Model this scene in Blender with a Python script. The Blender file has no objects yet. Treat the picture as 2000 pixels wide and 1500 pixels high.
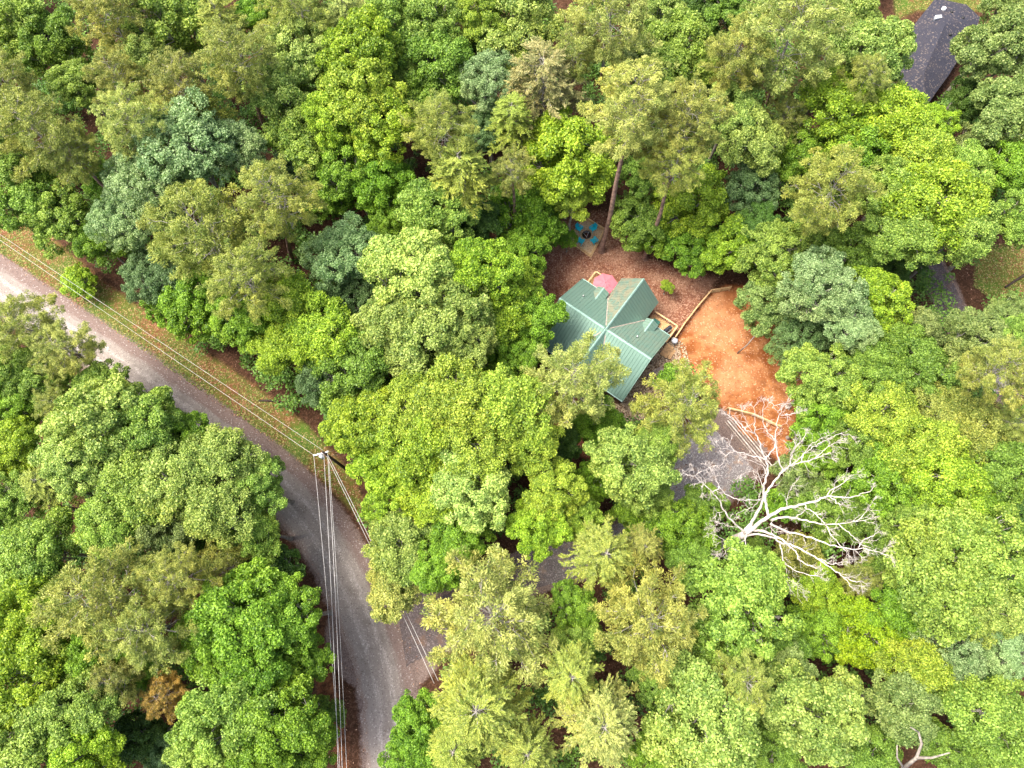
import bpy, math, random
import numpy as np
from mathutils import Vector, Matrix

# ---------------------------------------------------------------- camera, sky, sun, exposure
SC = bpy.context.scene
COL = SC.collection
FPX, CAMH, NU, NV = 1388.0, 85.0, 1040.0, 1180.0      # focal length in photo pixels, flying height, point straight below
_dx, _dy = NU - 1000.0, NV - 750.0
TILT = math.atan(math.hypot(_dx, _dy) / FPX)
ROLL = -math.atan2(_dx, _dy)
cam_d = bpy.data.cameras.new("camera")
cam_d.sensor_width = 36.0
cam_d.lens = 36.0 * FPX / 2000.0
cam_d.clip_start = 0.5
cam_d.clip_end = 6000.0
cam = bpy.data.objects.new("camera", cam_d)
COL.objects.link(cam)
RM = Matrix.Rotation(TILT, 4, 'X') @ Matrix.Rotation(ROLL, 4, 'Z')
cam.matrix_world = Matrix.Translation((0, 0, CAMH)) @ RM
SC.camera = cam

SUN_EL, SUN_AZ = math.radians(64), math.radians(166)   # azimuth: direction the light comes FROM, counter-clockwise from +X
sv = Vector((math.cos(SUN_EL) * math.cos(SUN_AZ), math.cos(SUN_EL) * math.sin(SUN_AZ), math.sin(SUN_EL)))
world = bpy.data.worlds.new("World")
SC.world = world
world.use_nodes = True
wn = world.node_tree
bg = wn.nodes["Background"]
sky = wn.nodes.new("ShaderNodeTexSky")
sky.sky_type = 'NISHITA'
sky.sun_disc = False
sky.sun_elevation = SUN_EL
sky.sun_rotation = math.pi / 2 - SUN_AZ
sky.air_density = .7
sky.dust_density = 6.0
sky.ozone_density = 1.0
wn.links.new(sky.outputs[0], bg.inputs[0])
bg.inputs[1].default_value = 0.15
sun_d = bpy.data.lights.new("sun", 'SUN')
sun_d.energy = 1.4
sun_d.angle = math.radians(28)
sun_d.color = (1.0, 0.955, 0.88)
sun = bpy.data.objects.new("sun", sun_d)
sun.rotation_euler = sv.to_track_quat('Z', 'Y').to_euler()
COL.objects.link(sun)
SC.view_settings.view_transform = 'Standard'
SC.view_settings.look = 'None'
SC.view_settings.exposure = 1.7
SC.view_settings.gamma = 1.0
SC.view_settings.use_curve_mapping = False
SC.cycles.max_bounces = 6
SC.cycles.diffuse_bounces = 3
SC.cycles.transmission_bounces = 3
SC.cycles.glossy_bounces = 2

# ---------------------------------------------------------------- helpers
R3 = np.array(RM.to_3x3())
CPOS = np.array([0, 0, CAMH])

def G(u, v, z=0.0):
    d = R3 @ np.array([u - 1000.0, 750.0 - v, -FPX])
    t = (z - CAMH) / d[2]
    return np.array([d[0] * t, d[1] * t, z])

def depth(p):
    return -(R3.T @ (np.array(p) - CPOS))[2]

def ground_px(P):
    """world points (N,3) -> photo pixels, used only for laying out ground regions"""
    q = (np.asarray(P) - CPOS) @ R3
    return np.stack([1000 - FPX * q[:, 0] / q[:, 2], 750 + FPX * q[:, 1] / q[:, 2]], 1)

def tag(o, label=None, cat=None, group=None, kind=None):
    if label: o['label'] = label
    if cat: o['category'] = cat
    if group: o['group'] = group
    if kind: o['kind'] = kind
    return o

def empty(name, loc=(0, 0, 0), rz=0.0):
    o = bpy.data.objects.new(name, None)
    o.empty_display_size = 0.2
    o.location = loc
    o.rotation_euler = (0, 0, rz)
    COL.objects.link(o)
    return o

def mesh_obj(name, mesh, parent=None, loc=(0, 0, 0)):
    o = bpy.data.objects.new(name, mesh)
    o.location = loc
    o.parent = parent
    COL.objects.link(o)
    return o

def copy_tree(o, parent=None):
    c = o.copy(); COL.objects.link(c)
    c.parent = parent
    for ch in [x for x in COL.objects if x.parent == o]:
        copy_tree(ch, c)
    return c

def quads_mesh(name, V, F, mat, smooth=False, attrs=None):
    """fast mesh from arrays; F is (n,k)"""
    V = np.asarray(V, np.float32); F = np.asarray(F, np.int32)
    me = bpy.data.meshes.new(name)
    me.vertices.add(len(V)); me.vertices.foreach_set("co", V.ravel())
    k = F.shape[1]
    me.loops.add(F.size); me.loops.foreach_set("vertex_index", F.ravel())
    me.polygons.add(len(F)); me.polygons.foreach_set("loop_start", np.arange(0, F.size, k, dtype=np.int32))
    try: me.polygons.foreach_set("loop_total", np.full(len(F), k, np.int32))
    except Exception: pass
    if smooth: me.polygons.foreach_set("use_smooth", np.ones(len(F), bool))
    for nm, (dom, dt, arr) in (attrs or {}).items():
        a = me.attributes.new(nm, dt, dom)
        a.data.foreach_set("color" if dt == 'FLOAT_COLOR' else "value", np.asarray(arr, np.float32).ravel())
    me.update(); me.validate()
    if mat: me.materials.append(mat)
    return me

class MB:
    """collects boxes, bars, tubes and polygons into one mesh"""
    def __init__(s): s.v = []; s.f = []
    def add(s, v, f):
        n = len(s.v); s.v += [tuple(map(float, q)) for q in v]; s.f += [tuple(i + n for i in q) for q in f]; return s
    def hexa(s, p):
        return s.add(p, [(0, 3, 2, 1), (4, 5, 6, 7), (0, 1, 5, 4), (1, 2, 6, 5), (2, 3, 7, 6), (3, 0, 4, 7)])
    def box(s, x0, x1, y0, y1, z0, z1):
        return s.hexa([(x0, y0, z0), (x1, y0, z0), (x1, y1, z0), (x0, y1, z0), (x0, y0, z1), (x1, y0, z1), (x1, y1, z1), (x0, y1, z1)])
    def bar(s, a, b, w, h, up=(0, 0, 1)):
        a = Vector(a); b = Vector(b); d = (b - a).normalized(); up = Vector(up)
        if abs(d.dot(up)) > .99: up = Vector((1, 0, 0))
        x = d.cross(up).normalized() * w / 2; y = x.normalized().cross(d) * h / 2
        return s.hexa([a - x - y, a + x - y, b + x - y, b - x - y, a - x + y, a + x + y, b + x + y, b - x + y])
    def tube(s, pts, rad, n=8, cap=True):
        pts = [Vector(p) for p in pts]
        if not hasattr(rad, '__len__'): rad = [rad] * len(pts)
        base = len(s.v); V = []; Fc = []
        ref = None
        for i, p in enumerate(pts):
            d = (pts[min(i + 1, len(pts) - 1)] - pts[max(i - 1, 0)]).normalized()
            if ref is None: ref = Vector((0, 0, 1)) if abs(d.z) < .9 else Vector((1, 0, 0))
            x = d.cross(ref)
            if x.length < 1e-4: x = d.orthogonal()
            x.normalize(); y = d.cross(x).normalized(); ref = y.cross(d) * -1 if False else ref
            for k in range(n):
                a = 2 * math.pi * k / n
                V.append(p + (x * math.cos(a) + y * math.sin(a)) * rad[i])
        for i in range(len(pts) - 1):
            for k in range(n):
                Fc.append((i * n + k, i * n + (k + 1) % n, (i + 1) * n + (k + 1) % n, (i + 1) * n + k))
        if cap:
            Fc.append(tuple(reversed(range(n)))); Fc.append(tuple((len(pts) - 1) * n + k for k in range(n)))
        return s.add(V, Fc)
    def cyl(s, c, r, z0, z1, n=20, r2=None):
        return s.tube([(c[0], c[1], z0), (c[0], c[1], z1)], [r, r if r2 is None else r2], n)
    def poly(s, pts, z0, z1):
        n = len(pts)
        V = [(p[0], p[1], z0) for p in pts] + [(p[0], p[1], z1) for p in pts]
        return s.add(V, [tuple(reversed(range(n))), tuple(range(n, 2 * n))] + [(i, (i + 1) % n, n + (i + 1) % n, n + i) for i in range(n)])
    def slab(s, pts, t):
        """a planar polygon given thickness t downwards along z"""
        n = len(pts)
        V = [tuple(p) for p in pts] + [(p[0], p[1], p[2] - t) for p in pts]
        return s.add(V, [tuple(range(n)), tuple(reversed(range(n, 2 * n)))] + [(i, n + i, n + (i + 1) % n, (i + 1) % n) for i in range(n)])
    def mesh(s, name, mat, smooth=False, bevel=0):
        me = bpy.data.meshes.new(name)
        me.from_pydata(s.v, [], s.f); me.update()
        if mat: me.materials.append(mat)
        if smooth: me.polygons.foreach_set("use_smooth", [True] * len(me.polygons))
        return me
    def obj(s, name, mat, parent=None, smooth=False, loc=(0, 0, 0), bevel=0):
        o = mesh_obj(name, s.mesh(name, mat, smooth), parent, loc)
        if bevel:
            b = o.modifiers.new("bevel", 'BEVEL'); b.width = bevel; b.segments = 2; b.limit_method = 'ANGLE'
        return o

# ---------------------------------------------------------------- materials
class NT:
    def __init__(s, name, rough=.8, spec=.3):
        s.m = bpy.data.materials.new(name); s.m.use_nodes = True
        s.t = s.m.node_tree; s.b = s.t.nodes["Principled BSDF"]
        s.b.inputs["Roughness"].default_value = rough
        s.b.inputs["Specular IOR Level"].default_value = spec
    def n(s, typ, **kw):
        x = s.t.nodes.new("ShaderNode" + typ)
        for k, v in kw.items(): setattr(x, k, v)
        return x
    def l(s, a, b): s.t.links.new(a, b)
    def val(s, x, sock):
        if isinstance(x, (int, float)): sock.default_value = x
        elif isinstance(x, tuple): sock.default_value = x if len(x) == len(sock.default_value) else (*x, 1)
        else: s.l(x, sock)
    def coord(s, kind="Object"):
        return s.n("TexCoord").outputs[kind]
    def noise(s, scale, detail=4, rough=.6, vec=None, dist=0.0):
        x = s.n("TexNoise"); x.inputs["Scale"].default_value = scale; x.inputs["Detail"].default_value = detail
        x.inputs["Roughness"].default_value = rough; x.inputs["Distortion"].default_value = dist
        s.l(vec if vec is not None else s.coord(), x.inputs["Vector"]); return x.outputs["Fac"]
    def voro(s, scale, vec=None, out="Distance", feature='F1', rnd=1.0):
        x = s.n("TexVoronoi", feature=feature); x.inputs["Scale"].default_value = scale
        x.inputs["Randomness"].default_value = rnd
        s.l(vec if vec is not None else s.coord(), x.inputs["Vector"]); return x.outputs[out]
    def math(s, op, a, b=0.0, clamp=False):
        x = s.n("Math", operation=op, use_clamp=clamp); s.val(a, x.inputs[0]); s.val(b, x.inputs[1]); return x.outputs[0]
    def ramp(s, fac, lo, hi, a=0.0, b=1.0):
        x = s.n("MapRange"); x.interpolation_type = 'SMOOTHSTEP'
        s.val(fac, x.inputs["Value"])
        for k, v in (("From Min", lo), ("From Max", hi), ("To Min", a), ("To Max", b)): x.inputs[k].default_value = v
        return x.outputs["Result"]
    def mix(s, fac, a, b, mode='MIX'):
        x = s.n("Mix", data_type='RGBA', blend_type=mode)
        s.val(fac, x.inputs[0]); s.val(a, x.inputs[6]); s.val(b, x.inputs[7]); return x.outputs[2]
    def attr(s, name, out="Fac"):
        x = s.n("Attribute", attribute_name=name); return x.outputs[out]
    def bump(s, h, strength=.5, dist=.05):
        x = s.n("Bump"); x.inputs["Strength"].default_value = strength; x.inputs["Distance"].default_value = dist
        s.l(h, x.inputs["Height"]); s.l(x.outputs[0], s.b.inputs["Normal"])
    def base(s, c): s.val(c, s.b.inputs["Base Color"])

def srgb(r, g, b):
    f = lambda c: (c / 255 / 12.92) if c / 255 <= .04045 else ((c / 255 + .055) / 1.055) ** 2.4
    return (f(r), f(g), f(b), 1.0)

def simple(name, col, rough=.7, spec=.3, var=.25, scale=6.0, metal=0.0, detail=5):
    """one colour with real-looking unevenness"""
    t = NT(name, rough, spec)
    nf = t.noise(scale, detail)
    c = t.mix(t.ramp(nf, .3, .7), tuple(x * (1 - var) for x in col[:3]) + (1,), tuple(min(1, x * (1 + var)) for x in col[:3]) + (1,))
    t.base(c); t.b.inputs["Metallic"].default_value = metal
    t.bump(t.noise(scale * 6, 3), .25, .01)
    return t.m

def leaf_mat(name, hue_spread=.05, transl=.3, rough=.5, spec=.35, dead=0.0):
    t = NT(name, rough, spec)
    oi = t.n("ObjectInfo")
    tone = t.attr("tone")
    col = oi.outputs["Color"]
    dark = t.mix(1.0, col, (.38, .50, .34, 1), 'MULTIPLY')
    lite = t.mix(1.0, col, (1.68, 1.52, 1.6, 1), 'MULTIPLY')
    c = t.mix(t.ramp(tone, .0, 1.0), dark, lite)
    # patches of yellower and greener leaves over the whole crown
    nf = t.noise(.35, 2, .5)
    c2 = t.mix(t.ramp(nf, .35, .7), c, t.mix(1.0, c, (1.13, 1.03, .88, 1), 'MULTIPLY'))
    if dead:
        c2 = t.mix(t.ramp(t.noise(.8, 3), .62, .72, 0, dead), c2, (.24, .13, .05, 1))
    t.base(c2)
    tr = t.n("BsdfTranslucent")
    t.l(t.mix(1.0, c2, (1.15, 1.25, .7, 1), 'MULTIPLY'), tr.inputs[0])
    ms = t.n("MixShader"); ms.inputs[0].default_value = transl
    t.l(t.b.outputs[0], ms.inputs[1]); t.l(tr.outputs[0], ms.inputs[2])
    t.l(ms.outputs[0], t.t.nodes["Material Output"].inputs[0])
    return t.m

M = {}
M['broad'] = leaf_mat("broadleaf foliage", transl=.3)
M['needle'] = leaf_mat("pine needles", transl=.18, rough=.5, dead=.35)
M['feather'] = leaf_mat("feathery foliage", transl=.22)
M['bark_oak'] = simple("grey oak bark", (.26, .23, .19), .9, .1, .35, 3)
M['bark_pine'] = simple("reddish pine bark", (.25, .16, .12), .9, .1, .4, 2.5)
M['limb_grey'] = simple("grey limb bark", (.34, .31, .27), .85, .15, .3, 3)
M['dead_wood'] = simple("bleached dead wood", (.56, .50, .44), .8, .15, .35, 2)
M['wood_tan'] = simple("pale treated timber", srgb(205, 172, 125), .75, .2, .25, 4)
M['wood_deck'] = simple("weathered decking", srgb(190, 152, 108), .8, .2, .25, 5)
M['wood_grey'] = simple("grey weathered wood", (.36, .30, .25), .85, .15, .3, 4)
M['turquoise'] = simple("turquoise plastic", (.0, .52, .66), .4, .45, .08, 3)
M['iron'] = simple("black iron", (.02, .02, .02), .5, .4, .4, 8)
M['black_vinyl'] = simple("black grill cover", (.025, .027, .035), .45, .4, .3, 5)
M['stone'] = simple("tan flagstone", (.42, .30, .21), .9, .15, .25, 3)
M['rock'] = simple("pale creek rock", (.42, .34, .25), .9, .15, .4, 2.2)
M['concrete'] = simple("grey metal lid", (.42, .44, .46), .45, .5, .15, 3)
M['wall'] = simple("dark log siding", (.10, .055, .035), .8, .2, .35, 3)
M['wire'] = simple("bright aluminium wire", (.50, .49, .46), .5, .4, .1, 2)
M['pole_wood'] = simple("dark creosoted pole wood", (.055, .04, .03), .85, .2, .35, 3)
M['white_part'] = simple("white enamel", (.75, .75, .74), .4, .4, .08, 4)
M['glass'] = simple("dark window glass", (.03, .04, .045), .1, .6, .2, 1)
M['pvc'] = simple("vent pipe", (.60, .60, .57), .5, .3, .2, 9)
# ---------------------------------------------------------------- ground, road, drives, yard
def gp(pts): return np.array([G(u, v)[:2] for u, v in pts])

def spline(P, per=12):
    P = np.asarray(P, float); Q = np.vstack([2 * P[0] - P[1], P, 2 * P[-1] - P[-2]]); out = []
    for i in range(1, len(Q) - 2):
        for t in np.linspace(0, 1, per, endpoint=False):
            a, b, c, d = Q[i - 1], Q[i], Q[i + 1], Q[i + 2]
            out.append(.5 * (2 * b + (c - a) * t + (2 * a - 5 * b + 4 * c - d) * t * t + (3 * b - a - 3 * c + d) * t ** 3))
    out.append(Q[-2]); return np.array(out)

def seg_dist(X, P, closed=False):
    """distance of points X (N,2) to polyline P, and the parameter width index"""
    best = np.full(len(X), 1e9); idx = np.zeros(len(X), int)
    n = len(P) if closed else len(P) - 1
    for i in range(n):
        a = P[i]; b = P[(i + 1) % len(P)]; ab = b - a
        t = np.clip(((X - a) @ ab) / max(ab @ ab, 1e-9), 0, 1)
        d = np.hypot(*(X - (a + t[:, None] * ab)).T)
        m = d < best; best[m] = d[m]; idx[m] = i
    return best, idx

def inside(X, P):
    c = np.zeros(len(X), bool); j = len(P) - 1
    for i in range(len(P)):
        xi, yi = P[i]; xj, yj = P[j]
        m = ((yi > X[:, 1]) != (yj > X[:, 1])) & (X[:, 0] < (xj - xi) * (X[:, 1] - yi) / (yj - yi + 1e-12) + xi)
        c ^= m; j = i
    return c

def sdf(X, P):
    d, _ = seg_dist(X, P, True); return np.where(inside(X, P), -d, d)

ROAD_C = spline(gp([(-190, 425), (-100, 480), (-25, 538), (105, 626), (235, 711), (375, 812), (500, 905), (560, 958), (612, 1015), (655, 1080), (692, 1155), (724, 1235), (748, 1310), (762, 1390), (768, 1500), (768, 1640), (760, 1800)]), 14)
DRIVE_C = spline(gp([(742, 1235), (800, 1222), (870, 1210), (1000, 1130), (1140, 1085), (1270, 1035), (1335, 960), (1385, 905), (1425, 868)]), 10)
DRIVE_W = [5.5, 4.0, 2.6, 2.0, 2.0, 2.2, 3.6, 4.6, 3.8]
TRACK_C = spline(gp([(1770, 455), (1830, 540), (1862, 610), (1905, 680), (1960, 760)]), 8)
YARD = gp([(1322, 655), (1358, 608), (1388, 568), (1420, 556), (1475, 558), (1530, 600), (1580, 670), (1600, 780), (1575, 860), (1535, 905), (1490, 880), (1440, 850), (1418, 806), (1370, 760), (1325, 735), (1305, 712), (1312, 680)])
VERGE = gp([(-60, 400), (90, 455), (190, 540), (330, 640), (480, 740), (600, 830), (690, 930), (735, 1040), (700, 1010), (640, 950), (560, 885), (440, 800), (300, 705), (160, 605), (30, 520), (-60, 460)])
LITTER = gp([(1080, 430), (1180, 415), (1230, 480), (1300, 520), (1400, 545), (1388, 562), (1322, 655), (1200, 620), (1060, 660), (1000, 620), (1040, 520)])
ROCKBED = gp([(1322, 665), (1330, 690), (1322, 730), (1290, 790), (1235, 835), (1195, 800), (1215, 775), (1262, 715), (1300, 668)])
FRONT = gp([(1030, 720), (1120, 780), (1190, 860), (1150, 900), (1090, 850), (1030, 790)])
GRASSR = gp([(1905, 480), (2060, 470), (2060, 600), (1960, 600), (1900, 560)])
GRASST = gp([(1740, -70), (1960, -70), (1930, 22), (1790, 20), (1750, 40)])
CLAYBANK = gp([(565, 1045), (590, 1120), (640, 1230), (690, 1400), (700, 1560), (650, 1560), (620, 1400), (560, 1200)])
APRON = gp([(780, 1185), (860, 1170), (880, 1260), (850, 1310), (812, 1350)])

def axis(lo, hi, step, far):
    a = np.arange(lo, hi + step, step)
    out = [lo - far, lo - far * .4, lo - far * .15, lo - far * .05]
    return np.array(out + list(a) + [hi + far * .05, hi + far * .15, hi + far * .4, hi + far])

gx, gy = axis(-92, 92, .5, 2500), axis(-36, 112, .5, 2500)
X, Y = np.meshgrid(gx, gy); XY = np.stack([X.ravel(), Y.ravel()], 1)
Z = (np.sin(XY[:, 0] * .9 + np.sin(XY[:, 1] * .5)) * np.sin(XY[:, 1] * .8)) * .02 - .02
rd_, _ = seg_dist(XY, ROAD_C)
Z = np.where(rd_ < 4.2, -.05, Z)
ny_, nx_ = X.shape
ii = (np.arange(ny_ - 1)[:, None] * nx_ + np.arange(nx_ - 1)[None]).ravel()
GF = np.stack([ii, ii + 1, ii + nx_ + 1, ii + nx_], 1)
def soft(P, w): return np.clip(.5 - sdf(XY, P) / w, 0, 1)
w_road = np.clip(1 - (rd_ - 2.9) / 1.6, 0, 1)
dd_, di_ = seg_dist(XY, DRIVE_C)
w_drive = np.clip(1 - (dd_ - np.interp(di_ / 10.0, range(9), DRIVE_W)) / 1.4, 0, 1)
td_, _ = seg_dist(XY, TRACK_C)
w_track = np.clip(1 - (td_ - 1.6) / 1.2, 0, 1)
att = {
    'w_gravel': ('POINT', 'FLOAT', np.maximum.reduce([w_road * .75, w_drive, w_track * .7, soft(APRON, 2) * .9])),
    'w_clay': ('POINT', 'FLOAT', np.maximum(soft(YARD, 2.2), soft(CLAYBANK, 2.0) * .45)),
    'w_grass': ('POINT', 'FLOAT', np.maximum.reduce([soft(VERGE, 2.5), soft(GRASSR, 3) * .8, soft(GRASST, 3)])),
    'w_litter': ('POINT', 'FLOAT', np.maximum(soft(LITTER, 4), soft(GRASSR, 6) * .7)),
    'w_rock': ('POINT', 'FLOAT', soft(ROCKBED, 1.2)),
    'w_front': ('POINT', 'FLOAT', soft(FRONT, 3)),
}
t = NT("forest floor", .95, .1)
co = t.coord()
fine = t.noise(9, 5, .75, co); mid = t.noise(1.4, 5, .65, co); big = t.noise(.25, 3, .5, co)
vor = t.voro(7.5, co, "Color")
sep = t.n("SeparateColor"); t.l(vor, sep.inputs[0]); spk = sep.outputs[0]
def edge(w, amt=.55):   # ragged transition
    return t.ramp(t.math('ADD', w, t.math('MULTIPLY', t.math('SUBTRACT', t.math('ADD', t.math('MULTIPLY', mid, .6), t.math('MULTIPLY', fine, .4)), .5), amt)), .35, .65)
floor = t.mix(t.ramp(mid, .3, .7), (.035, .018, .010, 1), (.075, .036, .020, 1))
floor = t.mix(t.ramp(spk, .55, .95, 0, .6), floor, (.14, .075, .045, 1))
litter = t.mix(t.ramp(mid, .35, .68), (.15, .055, .033, 1), (.28, .135, .08, 1))
litter = t.mix(t.ramp(big, .45, .6, 0, .7), litter, (.31, .175, .11, 1))
litter = t.mix(t.ramp(spk, .72, .95, 0, .8), litter, (.42, .26, .18, 1))
litter = t.mix(t.ramp(spk, .25, .0, 0, .6), litter, (.12, .045, .028, 1))
c = t.mix(edge(t.attr('w_litter')), floor, litter)
c = t.mix(edge(t.attr('w_front')), c, t.mix(fine, (.20, .07, .035, 1), (.33, .13, .07, 1)))
g1 = t.mix(t.ramp(fine, .35, .65), (.055, .095, .012, 1), (.15, .13, .03, 1))
g2 = t.mix(t.ramp(spk, .5, .9), (.15, .062, .028, 1), (.30, .16, .085, 1))
gmix = t.mix(t.ramp(t.math('ADD', t.math('MULTIPLY', mid, .6), t.math('MULTIPLY', big, .5)), .47, .66), g1, g2)
gmix = t.mix(t.ramp(t.noise(.16, 2, .5, co), .56, .64, 0, .75), gmix, (.07, .15, .018, 1))
c = t.mix(edge(t.attr('w_grass'), .8), c, gmix)
clay = t.mix(t.ramp(mid, .3, .7), (.22, .065, .018, 1), (.38, .15, .06, 1))
c = t.mix(edge(t.attr('w_clay')), c, clay)
grv = t.mix(t.ramp(fine, .35, .7), (.11, .075, .058, 1), (.27, .21, .185, 1))
c = t.mix(edge(t.attr('w_gravel'), .9), c, grv)
rk = t.mix(t.ramp(t.voro(3.2, co), .1, .55), (.46, .37, .26, 1), (.16, .10, .06, 1))
c = t.mix(edge(t.attr('w_rock'), .4), c, rk)
t.base(c); t.bump(t.math('ADD', fine, spk), .6, .05)
ground = mesh_obj("ground", quads_mesh("ground", np.c_[XY, Z], GF, t.m, True, att))
tag(ground, kind='structure')

def ribbon(name, C, half, mat, z, na=12, rag=.25, seed=1):
    rs = np.random.RandomState(seed); n = len(C)
    T = np.gradient(C, axis=0); T /= np.hypot(*T.T)[:, None]; N = np.stack([-T[:, 1], T[:, 0]], 1)
    half = np.broadcast_to(half, (n,)); L = np.r_[0, np.cumsum(np.hypot(*np.diff(C, axis=0).T))]
    jl = np.convolve(rs.randn(n + 4), np.ones(5) / 5, 'valid') * rag; jr = np.convolve(rs.randn(n + 4), np.ones(5) / 5, 'valid') * rag
    V = []; A = []; B = []
    for k in range(na + 1):
        s = -1 + 2 * k / na
        off = s * half + (jl if s < 0 else jr) * abs(s) ** 3
        V.append(np.c_[C + N * off[:, None], np.full(n, z) + .03 * (1 - s * s)]); A.append(np.full(n, s)); B.append(L)
    V = np.concatenate(V); i = (np.arange(na)[:, None] * n + np.arange(n - 1)[None]).ravel()
    Fq = np.stack([i, i + 1, i + n + 1, i + n], 1)[:, ::-1]
    o = mesh_obj(name, quads_mesh(name, V, Fq, mat, True, {'across': ('POINT', 'FLOAT', np.concatenate(A)), 'along': ('POINT', 'FLOAT', np.concatenate(B))}))
    return tag(o, kind='structure')

# worn chip-seal road: 'across' runs -1 (verge side) .. +1 by the ribbon's own left normal
t = NT("worn gravel road", .9, .15)
ac, al = t.attr('across'), t.attr('along')
cmb = t.n("CombineXYZ"); t.l(t.math('MULTIPLY', ac, 3.05), cmb.inputs[0]); t.l(t.math('MULTIPLY', al, .12), cmb.inputs[1])
st = t.noise(2.2, 4, .6, cmb.outputs[0]); fine = t.noise(14, 4, .7); big = t.noise(.5, 3)
acn = t.math('ADD', ac, t.math('MULTIPLY', t.math('SUBTRACT', st, .5), .5))
c = t.mix(t.ramp(fine, .3, .7), (.21, .183, .158, 1), (.30, .262, .228, 1))
track = t.math('MAXIMUM', t.ramp(t.math('ABSOLUTE', t.math('ADD', acn, .38)), .16, .02), t.ramp(t.math('ABSOLUTE', t.math('SUBTRACT', acn, .18)), .15, .02))
spkv = t.voro(9, out="Color"); sp = t.n("SeparateColor"); t.l(spkv, sp.inputs[0])
specks = t.ramp(sp.outputs[0], .55, .9)
c = t.mix(t.math('MULTIPLY', track, t.math('ADD', .25, t.math('MULTIPLY', specks, .75))), c, (.42, .38, .34, 1))
edgeL = t.ramp(acn, .45, .68)
c = t.mix(t.ramp(big, .5, .68, 0, .5), c, t.mix(1.0, c, (.72, .70, .68, 1), 'MULTIPLY'))
c = t.mix(t.ramp(t.voro(.55, feature='DISTANCE_TO_EDGE'), .012, .0, 0, .35), c, (.09, .07, .06, 1))
c = t.mix(edgeL, c, t.mix(t.ramp(fine, .35, .7), (.13, .09, .075, 1), (.25, .19, .165, 1)))
edgeR = t.ramp(acn, -.72, -.95)
c = t.mix(edgeR, c, t.mix(t.ramp(fine, .4, .65), (.17, .115, .09, 1), (.33, .28, .24, 1)))
c = t.mix(t.ramp(sp.outputs[0], .91, .98, 0, .6), c, (.46, .42, .38, 1))
c = t.mix(t.ramp(sp.outputs[1], .9, .98, 0, .5), c, (.08, .06, .05, 1))
t.base(c); t.bump(t.math('ADD', fine, sp.outputs[0]), .5, .03)
road = ribbon("road", ROAD_C, 3.05, t.m, .0, 24, .35, 3)

t = NT("driveway gravel", .92, .12)
f1 = t.noise(11, 5, .75); m1 = t.noise(.9, 4, .6); v1 = t.voro(10, out="Color"); sp = t.n("SeparateColor"); t.l(v1, sp.inputs[0])
c = t.mix(t.ramp(f1, .35, .68), (.13, .115, .11, 1), (.34, .31, .30, 1))
c = t.mix(t.ramp(m1, .5, .68, 0, .7), c, (.34, .24, .17, 1))
c = t.mix(t.ramp(sp.outputs[0], .8, .97, 0, .8), c, (.50, .47, .45, 1))
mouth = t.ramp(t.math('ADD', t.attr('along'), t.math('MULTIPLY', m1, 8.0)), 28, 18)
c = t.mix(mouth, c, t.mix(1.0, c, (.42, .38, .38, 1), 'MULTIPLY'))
t.base(c); t.bump(t.math('ADD', f1, sp.outputs[0]), .5, .03)
M['gravel'] = t.m
hw = np.interp(np.arange(len(DRIVE_C)) / 10.0, range(9), DRIVE_W)
k0 = int(np.argmax(seg_dist(DRIVE_C, ROAD_C)[0] > 3.0))
ribbon("driveway", DRIVE_C[k0:], hw[k0:], t.m, .012, 12, .3, 5)
ribbon("gravel_track", TRACK_C, 1.6, t.m, .012, 10, .3, 6)

# the bare orange clay yard: its own sheet with a ragged outline
def sheet(name, P, mat, z, step=.45, rag=.5, seed=2):
    lo, hi = P.min(0) - 1, P.max(0) + 1
    xs = np.arange(lo[0], hi[0], step); ys = np.arange(lo[1], hi[1], step)
    A, B = np.meshgrid(xs, ys); Q = np.stack([A.ravel(), B.ravel()], 1)
    w = rag * (np.sin(Q[:, 0] * 1.7 + seed) * np.sin(Q[:, 1] * 2.1) + .5 * np.sin(Q[:, 0] * 4.3) * np.cos(Q[:, 1] * 3.7))
    keep = (sdf(Q, P) + w * .6) < 0
    K = keep.reshape(A.shape); F = []
    n = A.shape[1]
    cell = K[:-1, :-1] & K[1:, :-1] & K[:-1, 1:] & K[1:, 1:]
    r, cc = np.nonzero(cell); i = r * n + cc
    F = np.stack([i, i + 1, i + n + 1, i + n], 1)
    u, inv = np.unique(F, return_inverse=True)
    zz = z + .03 * (np.sin(Q[u, 0] * .7) * np.sin(Q[u, 1] * .6) + 1)
    return tag(mesh_obj(name, quads_mesh(name, np.c_[Q[u], zz], inv.reshape(F.shape), mat, True)), kind='structure')
t = NT("orange clay", .95, .1)
f1 = t.noise(10, 6, .8); m1 = t.noise(.55, 5, .62, dist=.4); b1 = t.noise(.13, 2, .5); v1 = t.voro(8, out="Color"); sp = t.n("SeparateColor"); t.l(v1, sp.inputs[0])
c = t.mix(t.ramp(m1, .36, .64), (.21, .066, .017, 1), (.38, .165, .065, 1))
c = t.mix(t.ramp(b1, .47, .62, 0, .5), c, (.48, .24, .12, 1))
c = t.mix(t.ramp(f1, .5, .72, 0, .55), c, (.22, .075, .025, 1))
c = t.mix(t.ramp(t.noise(.8, 6, .75, dist=.6), .52, .68, 0, .6), c, (.15, .065, .028, 1))
c = t.mix(t.ramp(sp.outputs[0], .9, .98, 0, .45), c, (.70, .44, .27, 1))
c = t.mix(t.ramp(sp.outputs[1], .9, .98, 0, .6), c, (.16, .07, .035, 1))
t.base(c); t.bump(t.math('ADD', f1, t.math('MULTIPLY', m1, 3.0)), .5, .06)
sheet("clay_yard", YARD, t.m, .008)

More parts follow.
